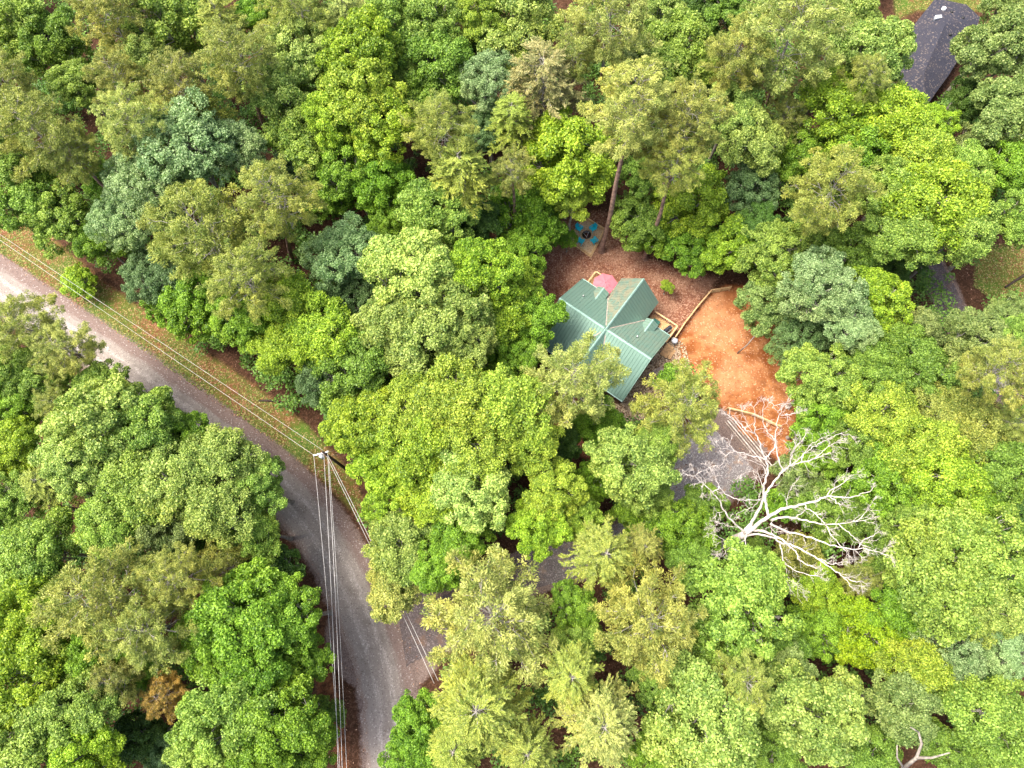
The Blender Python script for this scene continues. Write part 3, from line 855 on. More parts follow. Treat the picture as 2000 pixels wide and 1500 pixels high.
def conifer_crown(seed, kind='pine', nleaf=46000):
    """radius ~1; z from -1.2 to +.9"""
    rs = np.random.RandomState(seed)
    paths = []; tc = []; td = []; tr = []
    top = .75 if kind == 'pine' else .8
    nb = 46 if kind == 'pine' else 80
    paths.append((curve((0, 0, -1.4), (0, 0, top - .12), rs, .015, 7), .042, .008))
    for i in range(nb):
        f = (i + .5) / nb
        z = top - (f ** (.9)) * (1.75 if kind == 'pine' else 1.6)
        az = 2.399 * i + rs.uniform(-.35, .35)
        if kind == 'pine':
            prof = math.sin(math.pi * min(1, .07 + .70 * f ** .75)) * rs.uniform(.6, 1.12)
            if f > .75: prof *= rs.uniform(.45, .9)
            rise = .22 * (1 - f) - .03
        else:
            prof = (.22 + .82 * f ** .6) * rs.uniform(.75, 1.12)
            rise = .25 * (1 - f) - .12
        prof = min(prof, 1.05)
        e = np.array([math.cos(az) * prof, math.sin(az) * prof, z + rise * prof * 1.6])
        p = curve((0, 0, z), e, rs, .07, 6, .05 if kind == 'pine' else .10)
        paths.append((p, .004 + .009 * f if kind == 'pine' else .007, .0025)); p = np.array(p)
        if kind == 'pine':
            m = int(7 + 14 * prof)
            for j in range(m):
                t_ = rs.uniform(.3 if f > .3 else .05, 1.0) ** .8; t_ = min(t_, .999); q = p[min(int(t_ * 5), 4)] * (1 - (t_ * 5) % 1) + p[min(int(t_ * 5) + 1, 5)] * ((t_ * 5) % 1)
                dirn = unit((e - [0, 0, z]) + rs.randn(3) * .55 * prof + [0, 0, .08])
                q2 = q + dirn * rs.uniform(.10, .26) * (1.15 - t_ * .5)
                if rs.rand() < .4: paths.append(([q, (q + q2) / 2 + rs.randn(3) * .01, q2], .006, .002))
                tc.append(q2); td.append(dirn); tr.append(rs.uniform(.07, .125))
        else:
            m = int(10 + 26 * prof)
            for j in range(m):
                t_ = rs.uniform(.2, 1.0); q = p[min(int(t_ * 5), 4)] * (1 - (t_ * 5) % 1) + p[min(int(t_ * 5) + 1, 5)] * ((t_ * 5) % 1)
                out = unit(e - [0, 0, z]); side = np.array([-out[1], out[0], 0]) * rs.choice([-1, 1])
                dirn = unit(out * .9 + side * rs.uniform(.3, .9) + [0, 0, rs.uniform(-.05, .3)])
                tc.append(q); td.append(dirn); tr.append(rs.uniform(.10, .24) * (1.15 - .5 * t_))
    tc, td, tr = np.array(tc), unit(np.array(td)), np.array(tr); nt = len(tc); k = max(4, nleaf // nt); n = nt * k
    c = np.repeat(tc, k, 0); d = np.repeat(td, k, 0); r = np.repeat(tr, k)[:, None]; tone = np.clip(np.repeat(rs.normal(.5, .16, nt), k) + rs.normal(0, .16, n), 0, 1)
    if kind == 'pine':
        v = unit(rs.randn(n, 3) + d * .7 + [0, 0, .45]); C = c + v * r * rs.rand(n, 1) ** .45 * [1, 1, .75]
        D = unit(v + d * .5 + rs.randn(n, 3) * .3); N = unit(rs.randn(n, 3) + [0, 0, .9]); L = .050 * rs.uniform(.7, 1.3, n); W = L * .27
    else:
        s = rs.rand(n, 1); C = c + d * r * s + rs.randn(n, 3) * .012 * [1, 1, .6]
        D = unit(d + rs.randn(n, 3) * .35); N = unit(np.array([0, 0, 1.]) + rs.randn(n, 3) * .45); L = .055 * rs.uniform(.7, 1.3, n); W = L * .25
    V = leaf_quads(C, N, L, W, rs, D)
    me = quads_mesh(kind + "_crown", V, np.arange(4 * n).reshape(n, 4), M['needle' if kind == 'pine' else 'feather'], False, {'tone': ('FACE', 'FLOAT', tone)})
    return me, limb_tubes(paths, M['limb_grey'] if kind != 'pine' else M['limb_grey'], kind + "_limbs")

PROTO = {
    'O': [broad_crown(10 + i, nl=8 + i % 4, clump=.15 + .012 * (i % 3), nleaf=40000, leaf=.045) for i in range(6)],
    'L': [broad_crown(30 + i, nl=9, clump=.145, nleaf=28000, leaf=.048, open_=.2, loose=.5) for i in range(3)],   # looser crown, limbs show
    'B': [broad_crown(50 + i, nl=11, clump=.12, nleaf=42000, leaf=.035) for i in range(3)],
    'S': [broad_crown(70 + i, nl=6, clump=.2, nleaf=9000, leaf=.085) for i in range(2)],                             # small trees
    'P': [conifer_crown(90 + i, 'pine') for i in range(5)],
    'H': [conifer_crown(110 + i, 'cedar') for i in range(3)],
}
KINDN = {'O': 'broadleaf_tree', 'L': 'broadleaf_tree', 'B': 'broadleaf_tree', 'S': 'sapling', 'P': 'pine_tree', 'H': 'cedar_tree'}
GRP = {'O': 'broadleaf trees of the wood', 'L': 'broadleaf trees of the wood', 'B': 'blue-green trees of the wood', 'S': 'small trees below the tall ones', 'P': 'pines of the wood', 'H': 'feathery conifers of the wood'}
TONE = {
    'lime': (.25, .385, .030), 'yell': (.265, .38, .042), 'light': (.225, .35, .058), 'mid': (.155, .27, .038), 'green': (.165, .31, .026),
    'deep': (.08, .165, .028), 'pale': (.255, .36, .078), 'grey': (.20, .28, .080), 'blue': (.235, .36, .150), 'bdeep': (.12, .21, .075),
    'white': (.32, .45, .105), 'olive': (.265, .315, .065), 'olv2': (.23, .275, .06), 'palo': (.32, .38, .095), 'brown': (.28, .28, .11), 'rust': (.32, .22, .05),
    'vivid': (.22, .35, .015), 'feath': (.27, .345, .058),
}
_trs = np.random.RandomState(77)
_cnt = {}
def tree(u, v, r, h, kind, tone, label, sz=None, base=None, cs=None):
    """crown centre shows at photo point (u, v) with radius r there; h = height of the tree in metres"""
    rs = _trs
    up = .85 if kind in 'OLBS' else .9
    zst = sz or {'O': 1.05, 'L': .95, 'B': 1.0, 'S': .9, 'P': 1.05, 'H': 1.0}[kind]
    R = 3.0
    for _ in range(4):
        zc = max(h - up * R * zst, .8 * R * zst * .6); p = G(u, v, zc); R = r * depth(p) / FPX * {'P': 1.08, 'H': 1.1, 'S': 1.08}.get(kind, 1.17) * (1.1 if v < 330 else 1.03)
    root = empty(KINDN[kind])
    b = p[:2].copy() if base is None else G(*base)[:2]
    root.location = (b[0], b[1], -.03)
    tag(root, label, 'tree', GRP[kind])
    me, lm = PROTO[kind][_cnt.setdefault(kind, 0) % len(PROTO[kind])]; _cnt[kind] += 1
    off = Vector((p[0] - b[0], p[1] - b[1], zc + .03))
    rz = rs.uniform(0, 6.28)
    col = np.array(TONE[tone]) * rs.uniform(.93, 1.07) * (1 + rs.uniform(-.04, .04, 3))
    cr = mesh_obj('crown', me, root); cr.location = off; cr.scale = (R, R * rs.uniform(.9, 1.1), R * zst); cr.rotation_euler = (0, 0, rz)
    cr.color = (*col, 1)
    lb = mesh_obj('limbs', lm, root); lb.location = off; lb.scale = cr.scale; lb.rotation_euler = cr.rotation_euler
    tr_ = .11 + .007 * h if kind != 'S' else .08
    end = off + Vector((0, 0, -.55 * R * zst))
    pts = [Vector((0, 0, 0)) + end * t_ + Vector((rs.uniform(-.12, .12), rs.uniform(-.12, .12), 0)) * (0 < t_ < 1) for t_ in (0, .04, .3, .6, .8, 1)]
    mb = MB(); mb.tube(pts, [tr_ * 1.5, tr_ * 1.08, tr_ * .95, tr_ * .8, tr_ * .65, tr_ * .5], 9, False)
    mb.obj('trunk', M['bark_pine'] if kind in 'P' else M['bark_oak'], root, True)
    return root

for line in TREES.strip().split('\n'):
    if not line.strip() or line[0] == '#': continue
    spec, label = line.split('|'); f = spec.split()
    kw = {}
    for x in f[6:]:
        if x[0] == 'b': kw['base'] = tuple(float(q) for q in x[1:].split(','))
        if x[0] == 'z': kw['sz'] = float(x[1:])
    tree(float(f[0]), float(f[1]), float(f[2]), float(f[3]), f[4], f[5], label.strip(), **kw)
# ---------------------------------------------------------------- green-roofed house (local x = along the long ridge, y = towards the back yard)
HC, HT = (11.636, 30.10), -0.72922
ZR, ZE, WA, WB, LNW, LSE, LNE, LSW = 6.56, 3.2, 5.15, 2.77, 6.75, 6.38, 8.08, 6.3
def HL(s, t, z=0):
    a, b = math.cos(HT), math.sin(HT); return Vector((HC[0] + a * s - b * t, HC[1] + b * s + a * t, z))
house = empty('house', (HC[0], HC[1], 0), HT)
tag(house, 'small house with a green ribbed metal cross-gabled roof in the clearing', 'house')

t = NT("green metal roofing", .36, .8)
uvn = t.attr('rib'); wr = t.attr('weather')
rib = t.math('FRACT', t.math('MULTIPLY', uvn, 1 / .40))
ribm = t.ramp(t.math('ABSOLUTE', t.math('SUBTRACT', rib, .5)), .13, .03)
nb = t.noise(1.3, 4, .6); nf = t.noise(12, 4, .7)
c = t.mix(nb, (.15, .26, .205, 1), (.19, .315, .25, 1))
c = t.mix(t.math('MULTIPLY', ribm, .45), c, (.06, .155, .12, 1))
dust = t.math('MULTIPLY', t.ramp(t.math('ADD', nb, t.math('MULTIPLY', nf, .4)), .5, .82), wr)
c = t.mix(dust, c, (.24, .24, .16, 1))
t.base(c); t.b.inputs["Metallic"].default_value = .25
t.l(t.math('ADD', .34, t.math('MULTIPLY', dust, .4)), t.b.inputs["Roughness"])
t.bump(t.math('ADD', ribm, t.math('MULTIPLY', nf, .05)), .8, .04)
M['roof'] = t.m

def roof_face(mb, A, pts, ribdir, w=0.0):
    """top face of a roof plane; per-vertex distance across the ribs"""
    n = len(mb.v); V = [tuple(p) for p in pts] + [(p[0], p[1], p[2] - .10) for p in pts]; k = len(pts)
    mb.add(V, [tuple(range(k)), tuple(reversed(range(k, 2 * k)))] + [(i, k + i, k + (i + 1) % k, (i + 1) % k) for i in range(k)])
    A += [(p[0] * ribdir[0] + p[1] * ribdir[1], w) for p in V]
def finish_roof(mb, A, name, parent):
    me = mb.mesh(name, M['roof'])
    for nm, j in (('rib', 0), ('weather', 1)):
        a = me.attributes.new(nm, 'FLOAT', 'POINT'); a.data.foreach_set("value", [q[j] for q in A])
    return mesh_obj(name, me, parent)
mb = MB(); A = []
X_, Y_ = (1, 0), (0, 1)
roof_face(mb, A, [(-LNW, 0, ZR), (0, 0, ZR), (-WB, WA, ZE), (-LNW, WA, ZE)][::-1], X_, .1)
roof_face(mb, A, [(0, 0, ZR), (LSE, 0, ZR), (LSE, WA, ZE), (WB, WA, ZE)][::-1], X_, .35)
roof_face(mb, A, [(-LNW, 0, ZR), (-LNW, -WA, ZE), (-WB, -WA, ZE), (0, 0, ZR)][::-1][::-1], X_, .05)
roof_face(mb, A, [(0, 0, ZR), (WB, -WA, ZE), (LSE, -WA, ZE), (LSE, 0, ZR)][::-1][::-1], X_, .0)
e = .012
roof_face(mb, A, [(0, 0, ZR + e), (0, LNE, ZR + e), (-WB, LNE, ZE + e), (-WB, WA, ZE + e)], Y_, 1.0)
roof_face(mb, A, [(0, 0, ZR + e), (WB, WA, ZE + e), (WB, LNE, ZE + e), (0, LNE, ZR + e)], Y_, .12)
roof_face(mb, A, [(0, 0, ZR + e), (-WB, -WA, ZE + e), (-WB, -LSW, ZE + e), (0, -LSW, ZR + e)], Y_, .15)
roof_face(mb, A, [(0, 0, ZR + e), (0, -LSW, ZR + e), (WB, -LSW, ZE + e), (WB, -WA, ZE + e)], Y_, .0)
roof = finish_roof(mb, A, 'roof', house)
M['ridge'] = simple("pale green ridge cap", (.27, .43, .36), .35, .5, .08, 3)
for a_, b_ in (((-LNW, 0), (-.25, 0)), ((.25, 0), (LSE, 0)), ((0, -LSW), (0, LNE))):
    mb = MB(); zt = ZR + .05; ax = a_[1] == b_[1]; w_ = .13; dz = .13 * ((ZR - ZE) / (WA if ax else WB)) + .0
    if ax:
        for sg in (-1, 1): mb.slab([(a_[0], 0, zt), (b_[0], 0, zt), (b_[0], sg * w_, zt - dz), (a_[0], sg * w_, zt - dz)][::sg], .03)
    else:
        for sg in (-1, 1): mb.slab([(0, a_[1], zt + .02), (0, b_[1], zt + .02), (sg * w_, b_[1], zt + .02 - dz), (sg * w_, a_[1], zt + .02 - dz)][::-sg], .03)
    mb.obj('ridge_cap', M['ridge'], roof)
mb = MB()
for sx, sy in ((1, 1), (-1, 1), (1, -1), (-1, -1)):     # valley flashing, gathered needles along it
    mb.bar((sx * .3, sy * .3 * WA / WB, ZR - .3 * (ZR - ZE) / WB + .03), (sx * WB, sy * WA, ZE + .035), .16, .02)
mb.obj('valley_flashing', M['wood_grey'], roof)
# little gabled dormers in the two corners of the back
for s0, wth in ((-3.59, .8), (3.64, .25)):
    mb = MB(); A = []; zd = 4.42; t0, t1, ww = 3.3, 5.22, .85; zl = 3.78
    tl = (ZR - zl) * WA / (ZR - ZE)
    roof_face(mb, A, [(s0, t0, zd), (s0, t1, zd), (s0 - ww, t1, zl), (s0 - ww, tl, zl)], Y_, wth)
    roof_face(mb, A, [(s0, t0, zd), (s0 + ww, tl, zl), (s0 + ww, t1, zl), (s0, t1, zd)], Y_, .1)
    d = finish_roof(mb, A, 'dormer', house)
    m2 = MB(); m2.slab([(s0, t0, zd + .04), (s0, t1, zd + .04), (s0 + .1, t1, zd - .04), (s0 + .1, t0, zd - .04)][::-1], .03)
    m2.slab([(s0, t0, zd + .04), (s0 - .1, t0, zd - .04), (s0 - .1, t1, zd - .04), (s0, t1, zd + .04)][::-1], .03)
    m2.obj('ridge_cap', M['ridge'], d)
    m3 = MB(); m3.add([(s0 - ww + .1, t1 - .1, zl - .05), (s0 + ww - .1, t1 - .1, zl - .05), (s0, t1 - .1, zd - .12), (s0 - ww + .1, t1 - .2, zl - .05), (s0 + ww - .1, t1 - .2, zl - .05), (s0, t1 - .2, zd - .12)], [(0, 2, 1), (3, 4, 5), (0, 1, 4, 3), (1, 2, 5, 4), (2, 0, 3, 5)])
    m3.obj('gable_panel', M['wall'], d)
# walls (log sided), fascia, windows, door, vent pipes
mb = MB(); i_ = .45
mb.box(-LNW + i_, LSE - i_, -WA + i_, WA - i_, 0, ZE - .02)
for x0, x1 in ((-LNW + i_, -LNW + i_ + .2), (LSE - i_ - .2, LSE - i_)):
    mb.add([(x0, -WA + i_, ZE - .02), (x0, WA - i_, ZE - .02), (x0, 0, ZR - .42), (x1, -WA + i_, ZE - .02), (x1, WA - i_, ZE - .02), (x1, 0, ZR - .42)], [(0, 1, 2), (5, 4, 3), (0, 3, 4, 1), (1, 4, 5, 2), (2, 5, 3, 0)])
mb.box(-WB + i_, WB - i_, WA - i_ + .002, LNE - i_, 0, ZE - .02); mb.box(-WB + i_, WB - i_, -LSW + i_, -WA + i_ - .002, 0, ZE - .02)
for y0, y1 in ((LNE - i_ - .2, LNE - i_), (-LSW + i_, -LSW + i_ + .2)):
    mb.add([(-WB + i_, y0, ZE - .02), (WB - i_, y0, ZE - .02), (0, y0, ZR - .72), (-WB + i_, y1, ZE - .02), (WB - i_, y1, ZE - .02), (0, y1, ZR - .72)], [(0, 2, 1), (3, 4, 5), (0, 1, 4, 3), (1, 2, 5, 4), (2, 0, 3, 5)])
mb.obj('wall', M['wall'], house)
mb = MB()
for s_ in (-LNW + .03, LSE - .03):
    for sg in (-1, 1): mb.bar((s_, 0, ZR - .2), (s_, sg * WA, ZE - .19), .05, .16)
for t_ in (LNE - .03, -LSW + .03):
    for sg in (-1, 1): mb.bar((0, t_, ZR - .2), (sg * WB, t_, ZE - .19), .05, .16)
mb.obj('fascia', M['wood_grey'], house)
mb = MB()
for (s1, s2, t_) in ((-LNW, -WB, WA), (WB, LSE, WA), (-LNW, -WB, -WA), (WB, LSE, -WA)): mb.box(s1 + .05, s2 - .05, t_ + (.0 if t_ > 0 else -.11), t_ + (.11 if t_ > 0 else 0), ZE - .14, ZE - .04)
mb.obj('gutter', M['ridge'], house)
def window(parent, s, t, z, w, h, ax):
    mb = MB(); m2 = MB(); sg = 1 if (t if ax == 'y' else s) > 0 else -1
    if ax == 'y':
        mb.box(s - w / 2 - .07, s + w / 2 + .07, t, t + sg * .05, z - .07, z + h + .07) if sg > 0 else mb.box(s - w / 2 - .07, s + w / 2 + .07, t - .05, t, z - .07, z + h + .07)
        f = mb.obj('window', M['wood_tan'], parent)
        y0, y1 = (t + .05, t + .06) if sg > 0 else (t - .06, t - .05)
        m2.box(s - w / 2, s + w / 2, y0, y1, z, z + h).obj('pane', M['glass'], f)
    else:
        x0, x1 = (s, s + .05) if sg > 0 else (s - .05, s)
        mb.box(x0, x1, t - w / 2 - .07, t + w / 2 + .07, z - .07, z + h + .07)
        f = mb.obj('window', M['wood_tan'], parent)
        x0, x1 = (s + .05, s + .06) if sg > 0 else (s - .06, s - .05)
        m2.box(x0, x1, t - w / 2, t + w / 2, z, z + h).obj('pane', M['glass'], f)
for s_, t_, ax in ((-5, WA - i_, 'y'), (5, WA - i_, 'y'), (0, LNE - i_, 'y'), (LSE - i_, 2.4, 'x'), (LSE - i_, -2.4, 'x'), (-LNW + i_, 2, 'x'), (-LNW + i_, -2, 'x'), (4.5, -WA + i_, 'y'), (-4.5, -WA + i_, 'y')):
    window(house, s_, t_, 1.1, 1.1, 1.2, ax)
dr = MB().box(LSE - i_, LSE - i_ + .06, 3.3, 4.25, .35, 2.4).obj('door', M['wood_tan'], house)
MB().box(LSE - i_ + .06, LSE - i_ + .12, 3.4, 3.46, 1.3, 1.36).obj('handle', M['iron'], dr)
for s_, t_, z_ in ((-4.9, 2.55, 5.0), (3.4, 1.8, 5.4)):
    zz = ZR - t_ * (ZR - ZE) / WA
    p = MB().cyl((s_, t_), .07, zz - .1, zz + .32, 12).obj('vent_pipe', M['pvc'], house, True)
    MB().cyl((s_, t_), .14, zz - .06, zz + .10, 12, .08).obj('boot', M['iron'], p)

def deck(name, label, x0, x1, y0, y1, z, posts, rails, along='x'):
    d = empty(name, (HC[0], HC[1], 0), HT); tag(d, label, 'deck')
    mb = MB(); w_ = .14; k = 0
    if along == 'x':
        y = y0
        while y + w_ <= y1 + .01: mb.box(x0, x1, y, y + w_ - .012, z - .04, z + .004 * (k % 2)); y += w_; k += 1
    else:
        x = x0
        while x + w_ <= x1 + .01: mb.box(x, x + w_ - .012, y0, y1, z - .04, z + .004 * (k % 2)); x += w_; k += 1
    mb.obj('floorboards', M['wood_deck'], d)
    mb = MB()
    for (xa, ya) in ((x0 + .06, y0 + .06), (x1 - .06, y0 + .06), (x0 + .06, y1 - .06), (x1 - .06, y1 - .06)): mb.box(xa - .05, xa + .05, ya - .05, ya + .05, 0, z - .04)
    mb.obj('base_frame', M['wood_grey'], d)
    for (xa, ya) in posts: MB().box(xa - .055, xa + .055, ya - .055, ya + .055, z, z + 1.02).obj('post', M['wood_tan'], d)
    for (p, q) in rails:
        mb = MB(); mb.bar((*p, z + 1.04), (*q, z + 1.04), .17, .045); mb.bar((*p, z + .12), (*q, z + .12), .05, .09)
        L_ = math.dist(p, q); n_ = int(L_ / .22)
        for i in range(1, n_):
            f_ = i / n_; xx, yy = p[0] + (q[0] - p[0]) * f_, p[1] + (q[1] - p[1]) * f_
            mb.box(xx - .02, xx + .02, yy - .02, yy + .02, z + .16, z + 1.015)
        mb.obj('railing', M['wood_tan'], d)
    return d
deck('deck', 'tan wooden deck with the black grill between the house wings', WB + .02, 6.35, WA + .13, 7.6, .55,
     [(2.9, 7.52), (4.7, 7.52), (6.27, 7.52), (6.27, 6.0)], [((2.9, 7.52), (6.27, 7.52)), ((6.27, 7.44), (6.27, 5.4))])
deck('deck', 'small wooden deck under the pink parasol behind the house', -6.35, -WB - .02, WA + .13, 7.8, .55,
     [(-6.27, 7.72), (-6.27, 5.6), (-4.6, 7.72), (-2.9, 7.72)], [((-6.27, 7.66), (-6.27, 5.4)), ((-6.19, 7.72), (-2.9, 7.72))])
d = deck('entry_landing', 'small wooden landing with boards at the right end of the house', 6.45, 7.45, 3.6, 5.4, .34, [], [], 'y')
d['category'] = 'landing'
MB().box(7.47, 7.85, 3.8, 5.2, .02, .17).obj('step', M['wood_deck'], d)

# green side table/storage box on the deck
b = empty('storage_box', HL(3.75, 6.55, .56), HT); tag(b, 'dark green box standing on the deck against the house', 'box')
M['dgreen'] = simple("dark green plastic", (.015, .10, .07), .5, .4, .12, 3)
MB().box(-.45, .45, -.35, .35, 0, .5).obj('body', M['dgreen'], b, bevel=.03); MB().box(-.48, .48, -.38, .38, .5, .58).obj('lid', M['dgreen'], b, bevel=.02)

# grill
g = empty('grill', HL(5.5, 6.35, .56), HT + math.radians(75)); tag(g, 'black covered barbecue grill on the wooden deck', 'grill')
mb = MB(); P_ = [(-.36, .18), (-.30, .42), (-.12, .56), (.12, .56), (.30, .42), (.36, .18)]
V = [(x, y, z) for x in (-.42, .42) for y, z in [(p[0] * .8, .82 + p[1]) for p in P_]]
k = 6; mb.add(V, [tuple(range(k)), tuple(reversed(range(k, 12)))] + [(i, k + i, k + (i + 1) % k, (i + 1) % k) for i in range(k)]); mb.obj('lid', M['black_vinyl'], g, bevel=.03)
MB().box(-.42, .42, -.29, .29, .62, .98).obj('firebox', M['black_vinyl'], g, bevel=.02)
for sg in (-1, 1): MB().box(min(sg * .44, sg * .74), max(sg * .44, sg * .74), -.26, .26, .93, .97).obj('side_shelf', M['black_vinyl'], g, bevel=.01)
MB().box(-.40, .40, -.26, .26, .12, .60).obj('cabinet', M['iron'], g)
for sx in (-1, 1):
    for sy in (-1, 1): MB().tube([(sx * .36 - .025, sy * .22, .06), (sx * .36 + .025, sy * .22, .06)], .06, 12).obj('wheel', M['iron'], g)
MB().tube([(-.3, -.36, 1.2), (.3, -.36, 1.2)], .015, 8).obj('handle', M['pvc'], g)

# parasol
u_ = empty('parasol', HL(-4.08, 6.42, .56), HT); tag(u_, 'faded pink parasol open over the back deck', 'parasol')
t = NT("faded coral canvas", .85, .15); nf = t.noise(1.4, 3)
t.base(t.mix(nf, (.55, .13, .16, 1), (.66, .19, .22, 1))); t.bump(t.noise(60, 2), .2, .003); M['canvas'] = t.m
def canopy(r, z0, z1, r0=0.0):
    mb = MB(); n = 8
    V = []; Fc = []
    rings = [(r0 + (r - r0) * f_, z1 - (z1 - z0) * (f_ ** 1.15)) for f_ in (0, .35, .7, 1)]
    m_ = 6
    for (rr, zz) in rings:
        for k in range(n * m_):
            a = 2 * math.pi * k / (n * m_); f_ = (k % m_) / m_
            rad = rr * math.cos(math.pi / n) / math.cos((a % (2 * math.pi / n)) - math.pi / n)
            V.append((rad * math.cos(a), rad * math.sin(a), zz - .06 * rr / r * math.sin(math.pi * f_)))
    N_ = n * m_
    for i in range(3):
        for k in range(N_): Fc.append((i * N_ + k, (i + 1) * N_ + k, (i + 1) * N_ + (k + 1) % N_, i * N_ + (k + 1) % N_))
    return mb.add(V, Fc)
cz = canopy(1.62, 1.98, 2.46, .0001).obj('canopy', M['canvas'], u_); s_ = cz.modifiers.new('t', 'SOLIDIFY'); s_.thickness = .006
c2 = canopy(.62, 2.40, 2.58, .0001).obj('vent_flap', M['canvas'], cz); s_ = c2.modifiers.new('t', 'SOLIDIFY'); s_.thickness = .006
MB().cyl((0, 0), .025, .05, 2.62, 12).obj('pole', M['iron'], u_); MB().cyl((0, 0), .05, 2.58, 2.66, 12, .02).obj('finial', M['iron'], u_)
MB().cyl((0, 0), .28, 0, .08, 20).obj('base', M['iron'], u_)
for k in range(8):
    a = 2 * math.pi * k / 8; MB().bar((.03 * math.cos(a), .03 * math.sin(a), 2.40), (1.55 * math.cos(a), 1.55 * math.sin(a), 1.93), .02, .02).obj('rib', M['iron'], u_)

# black lamp/hook at the deck corner, round grey cover by the landing, bench of slats
dsh = empty('wash_tub', HL(7.0, 6.05, 0), HT); tag(dsh, 'round grey lidded tub beside the corner of the house', 'tub')
MB().cyl((0, 0), .30, 0, .72, 24, .36).obj('body', M['concrete'], dsh, True)
mb = MB(); mb.tube([(0, 0, .72), (0, 0, .76), (0, 0, .82), (0, 0, .85)], [.40, .40, .26, .05], 24); mb.obj('lid', M['concrete'], dsh, True)
bn = empty('slatted_bench', HL(7.35, 1.2, 0), HT + math.pi / 2 - .45); tag(bn, 'weathered slatted bench on the rocks beside the house', 'bench')
for k in range(4): MB().box(-1.1, 1.1, -.34 + k * .18, -.34 + k * .18 + .13, .42, .46).obj('slat', M['wood_grey'], bn)
for sx in (-.8, .8): MB().box(sx - .05, sx + .05, -.30, .33, 0, .42).obj('leg', M['wood_grey'], bn)

# ---------------------------------------------------------------- fire-pit terrace
FC = [Vector(G(*p)) for p in ((1108, 466), (1153, 499), (1180, 450), (1142, 427))]
pc = sum(FC, Vector()) / 4
ter = empty('fire_pit_terrace', (pc.x, pc.y, 0)); tag(ter, 'square timber-edged terrace of tan gravel in the back yard', 'terrace')
L4 = [p - pc for p in FC]
t = NT("tan pea gravel", .95, .1); f1 = t.noise(11, 5, .75); v1 = t.voro(12, out="Color"); sp = t.n("SeparateColor"); t.l(v1, sp.inputs[0])
c = t.mix(t.ramp(f1, .3, .7), (.42, .28, .15, 1), (.66, .50, .32, 1)); c = t.mix(t.ramp(sp.outputs[0], .75, .95, 0, .7), c, (.16, .08, .03, 1)); c = t.mix(t.ramp(t.noise(1.6, 4, .6), .5, .7, 0, .5), c, (.30, .16, .07, 1))
t.base(c); t.bump(t.math('ADD', f1, sp.outputs[0]), .6, .03)
MB().poly([(p.x * .97, p.y * .97) for p in L4], -.02, .12).obj('gravel_bed', t.m, ter)
for i in range(4):
    a, b = L4[i], L4[(i + 1) % 4]; n_ = Vector((b.y - a.y, a.x - b.x, 0)).normalized()
    if n_.dot(a) < 0: n_ = -n_
    hi = (.30, .34, .62, .24)[i]
    mb = MB(); k = max(1, int(hi / .14))
    for j in range(k): mb.bar(a + n_ * .0 + Vector((0, 0, .07 + j * .142)), b + Vector((0, 0, .07 + j * .142)), .15 - .01 * (j % 2), .14)
    mb.obj('timber_edge', M['wood_tan'], ter)
    if i in (0, 1, 2):
        mb = MB(); mb.bar(a * 1.09 + Vector((0, 0, .07)), b * 1.09 + Vector((0, 0, .07)), .12, .13); mb.obj('timber_edge', M['wood_tan'], ter)
fp = Vector(G(1145.6, 459.6, .2)); fp.z = .12
pit = empty('fire_pit', fp); tag(pit, 'round black iron fire pit in the middle of the gravel terrace', 'fire pit')
mb = MB(); n = 28; V = []; Fc = []
for r_, z_ in ((.34, .02), (.50, .14), (.56, .32), (.60, .32), (.53, .10), (.36, 0)):
    V += [(r_ * math.cos(2 * math.pi * k / n), r_ * math.sin(2 * math.pi * k / n), z_) for k in range(n)]
for i in range(5):
    for k in range(n): Fc.append((i * n + k, i * n + (k + 1) % n, (i + 1) * n + (k + 1) % n, (i + 1) * n + k))
Fc.append(tuple(range(n)))
mb.add(V, Fc); mb.obj('bowl', M['iron'], pit, True)
MB().cyl((0, 0), .33, .021, .07, 20).obj('ash_bed', simple("ash and char", (.09, .045, .03), .95, .1, .7, 12), pit)
for k, (a_, b_) in enumerate((((-.42, .3, .3), (.0, -.42, .3)), ((-.1, -.4, .31), (.35, .38, .31)), ((-.25, .42, .3), (.4, .3, .3)), ((-.3, -.1, .29), (-.22, .42, .29)))):
    MB().tube([a_, b_], .022, 8).obj('poker', M['pvc'] if k < 3 else M['iron'], pit)
def make_chair():
    c = empty('garden_chair')
    mb = MB()
    for k in range(6): mb.bar((-.25, -.30 + k * .105, .37 - k * .022), (.25, -.30 + k * .105, .37 - k * .022), .095, .022)
    mb.obj('seat', M['turquoise'], c)
    mb = MB()
    for k in range(5):
        x = (k - 2) * .105; h = .86 - abs(k - 2) * .05
        mb.bar((x, .25, .26), (x * 1.25, .25 + .30, .26 + h * .9), .1, .022, (0, -1, .3))
    mb.bar((-.27, .33, .48), (.27, .33, .48), .03, .08); mb.bar((-.29, .47, .88), (.29, .47, .88), .03, .08)
    mb.obj('backrest', M['turquoise'], c)
    for s_ in (-1, 1):
        MB().slab([(s_ * .26, -.40, .56), (s_ * .42, -.40, .56), (s_ * .40, .38, .56), (s_ * .28, .38, .56)][::s_], .028).obj('armrest', M['turquoise'], c)
        MB().box(s_ * .32 - .05, s_ * .32 + .05, -.36, -.31, 0, .53).obj('leg', M['turquoise'], c)
        MB().bar((s_ * .28, -.34, .34), (s_ * .28, .52, .03), .03, .11).obj('leg', M['turquoise'], c)
        MB().box(s_ * .32 - .03, s_ * .32 + .03, .30, .36, .1, .53).obj('arm_support', M['turquoise'], c)
    return c
ch0 = make_chair()
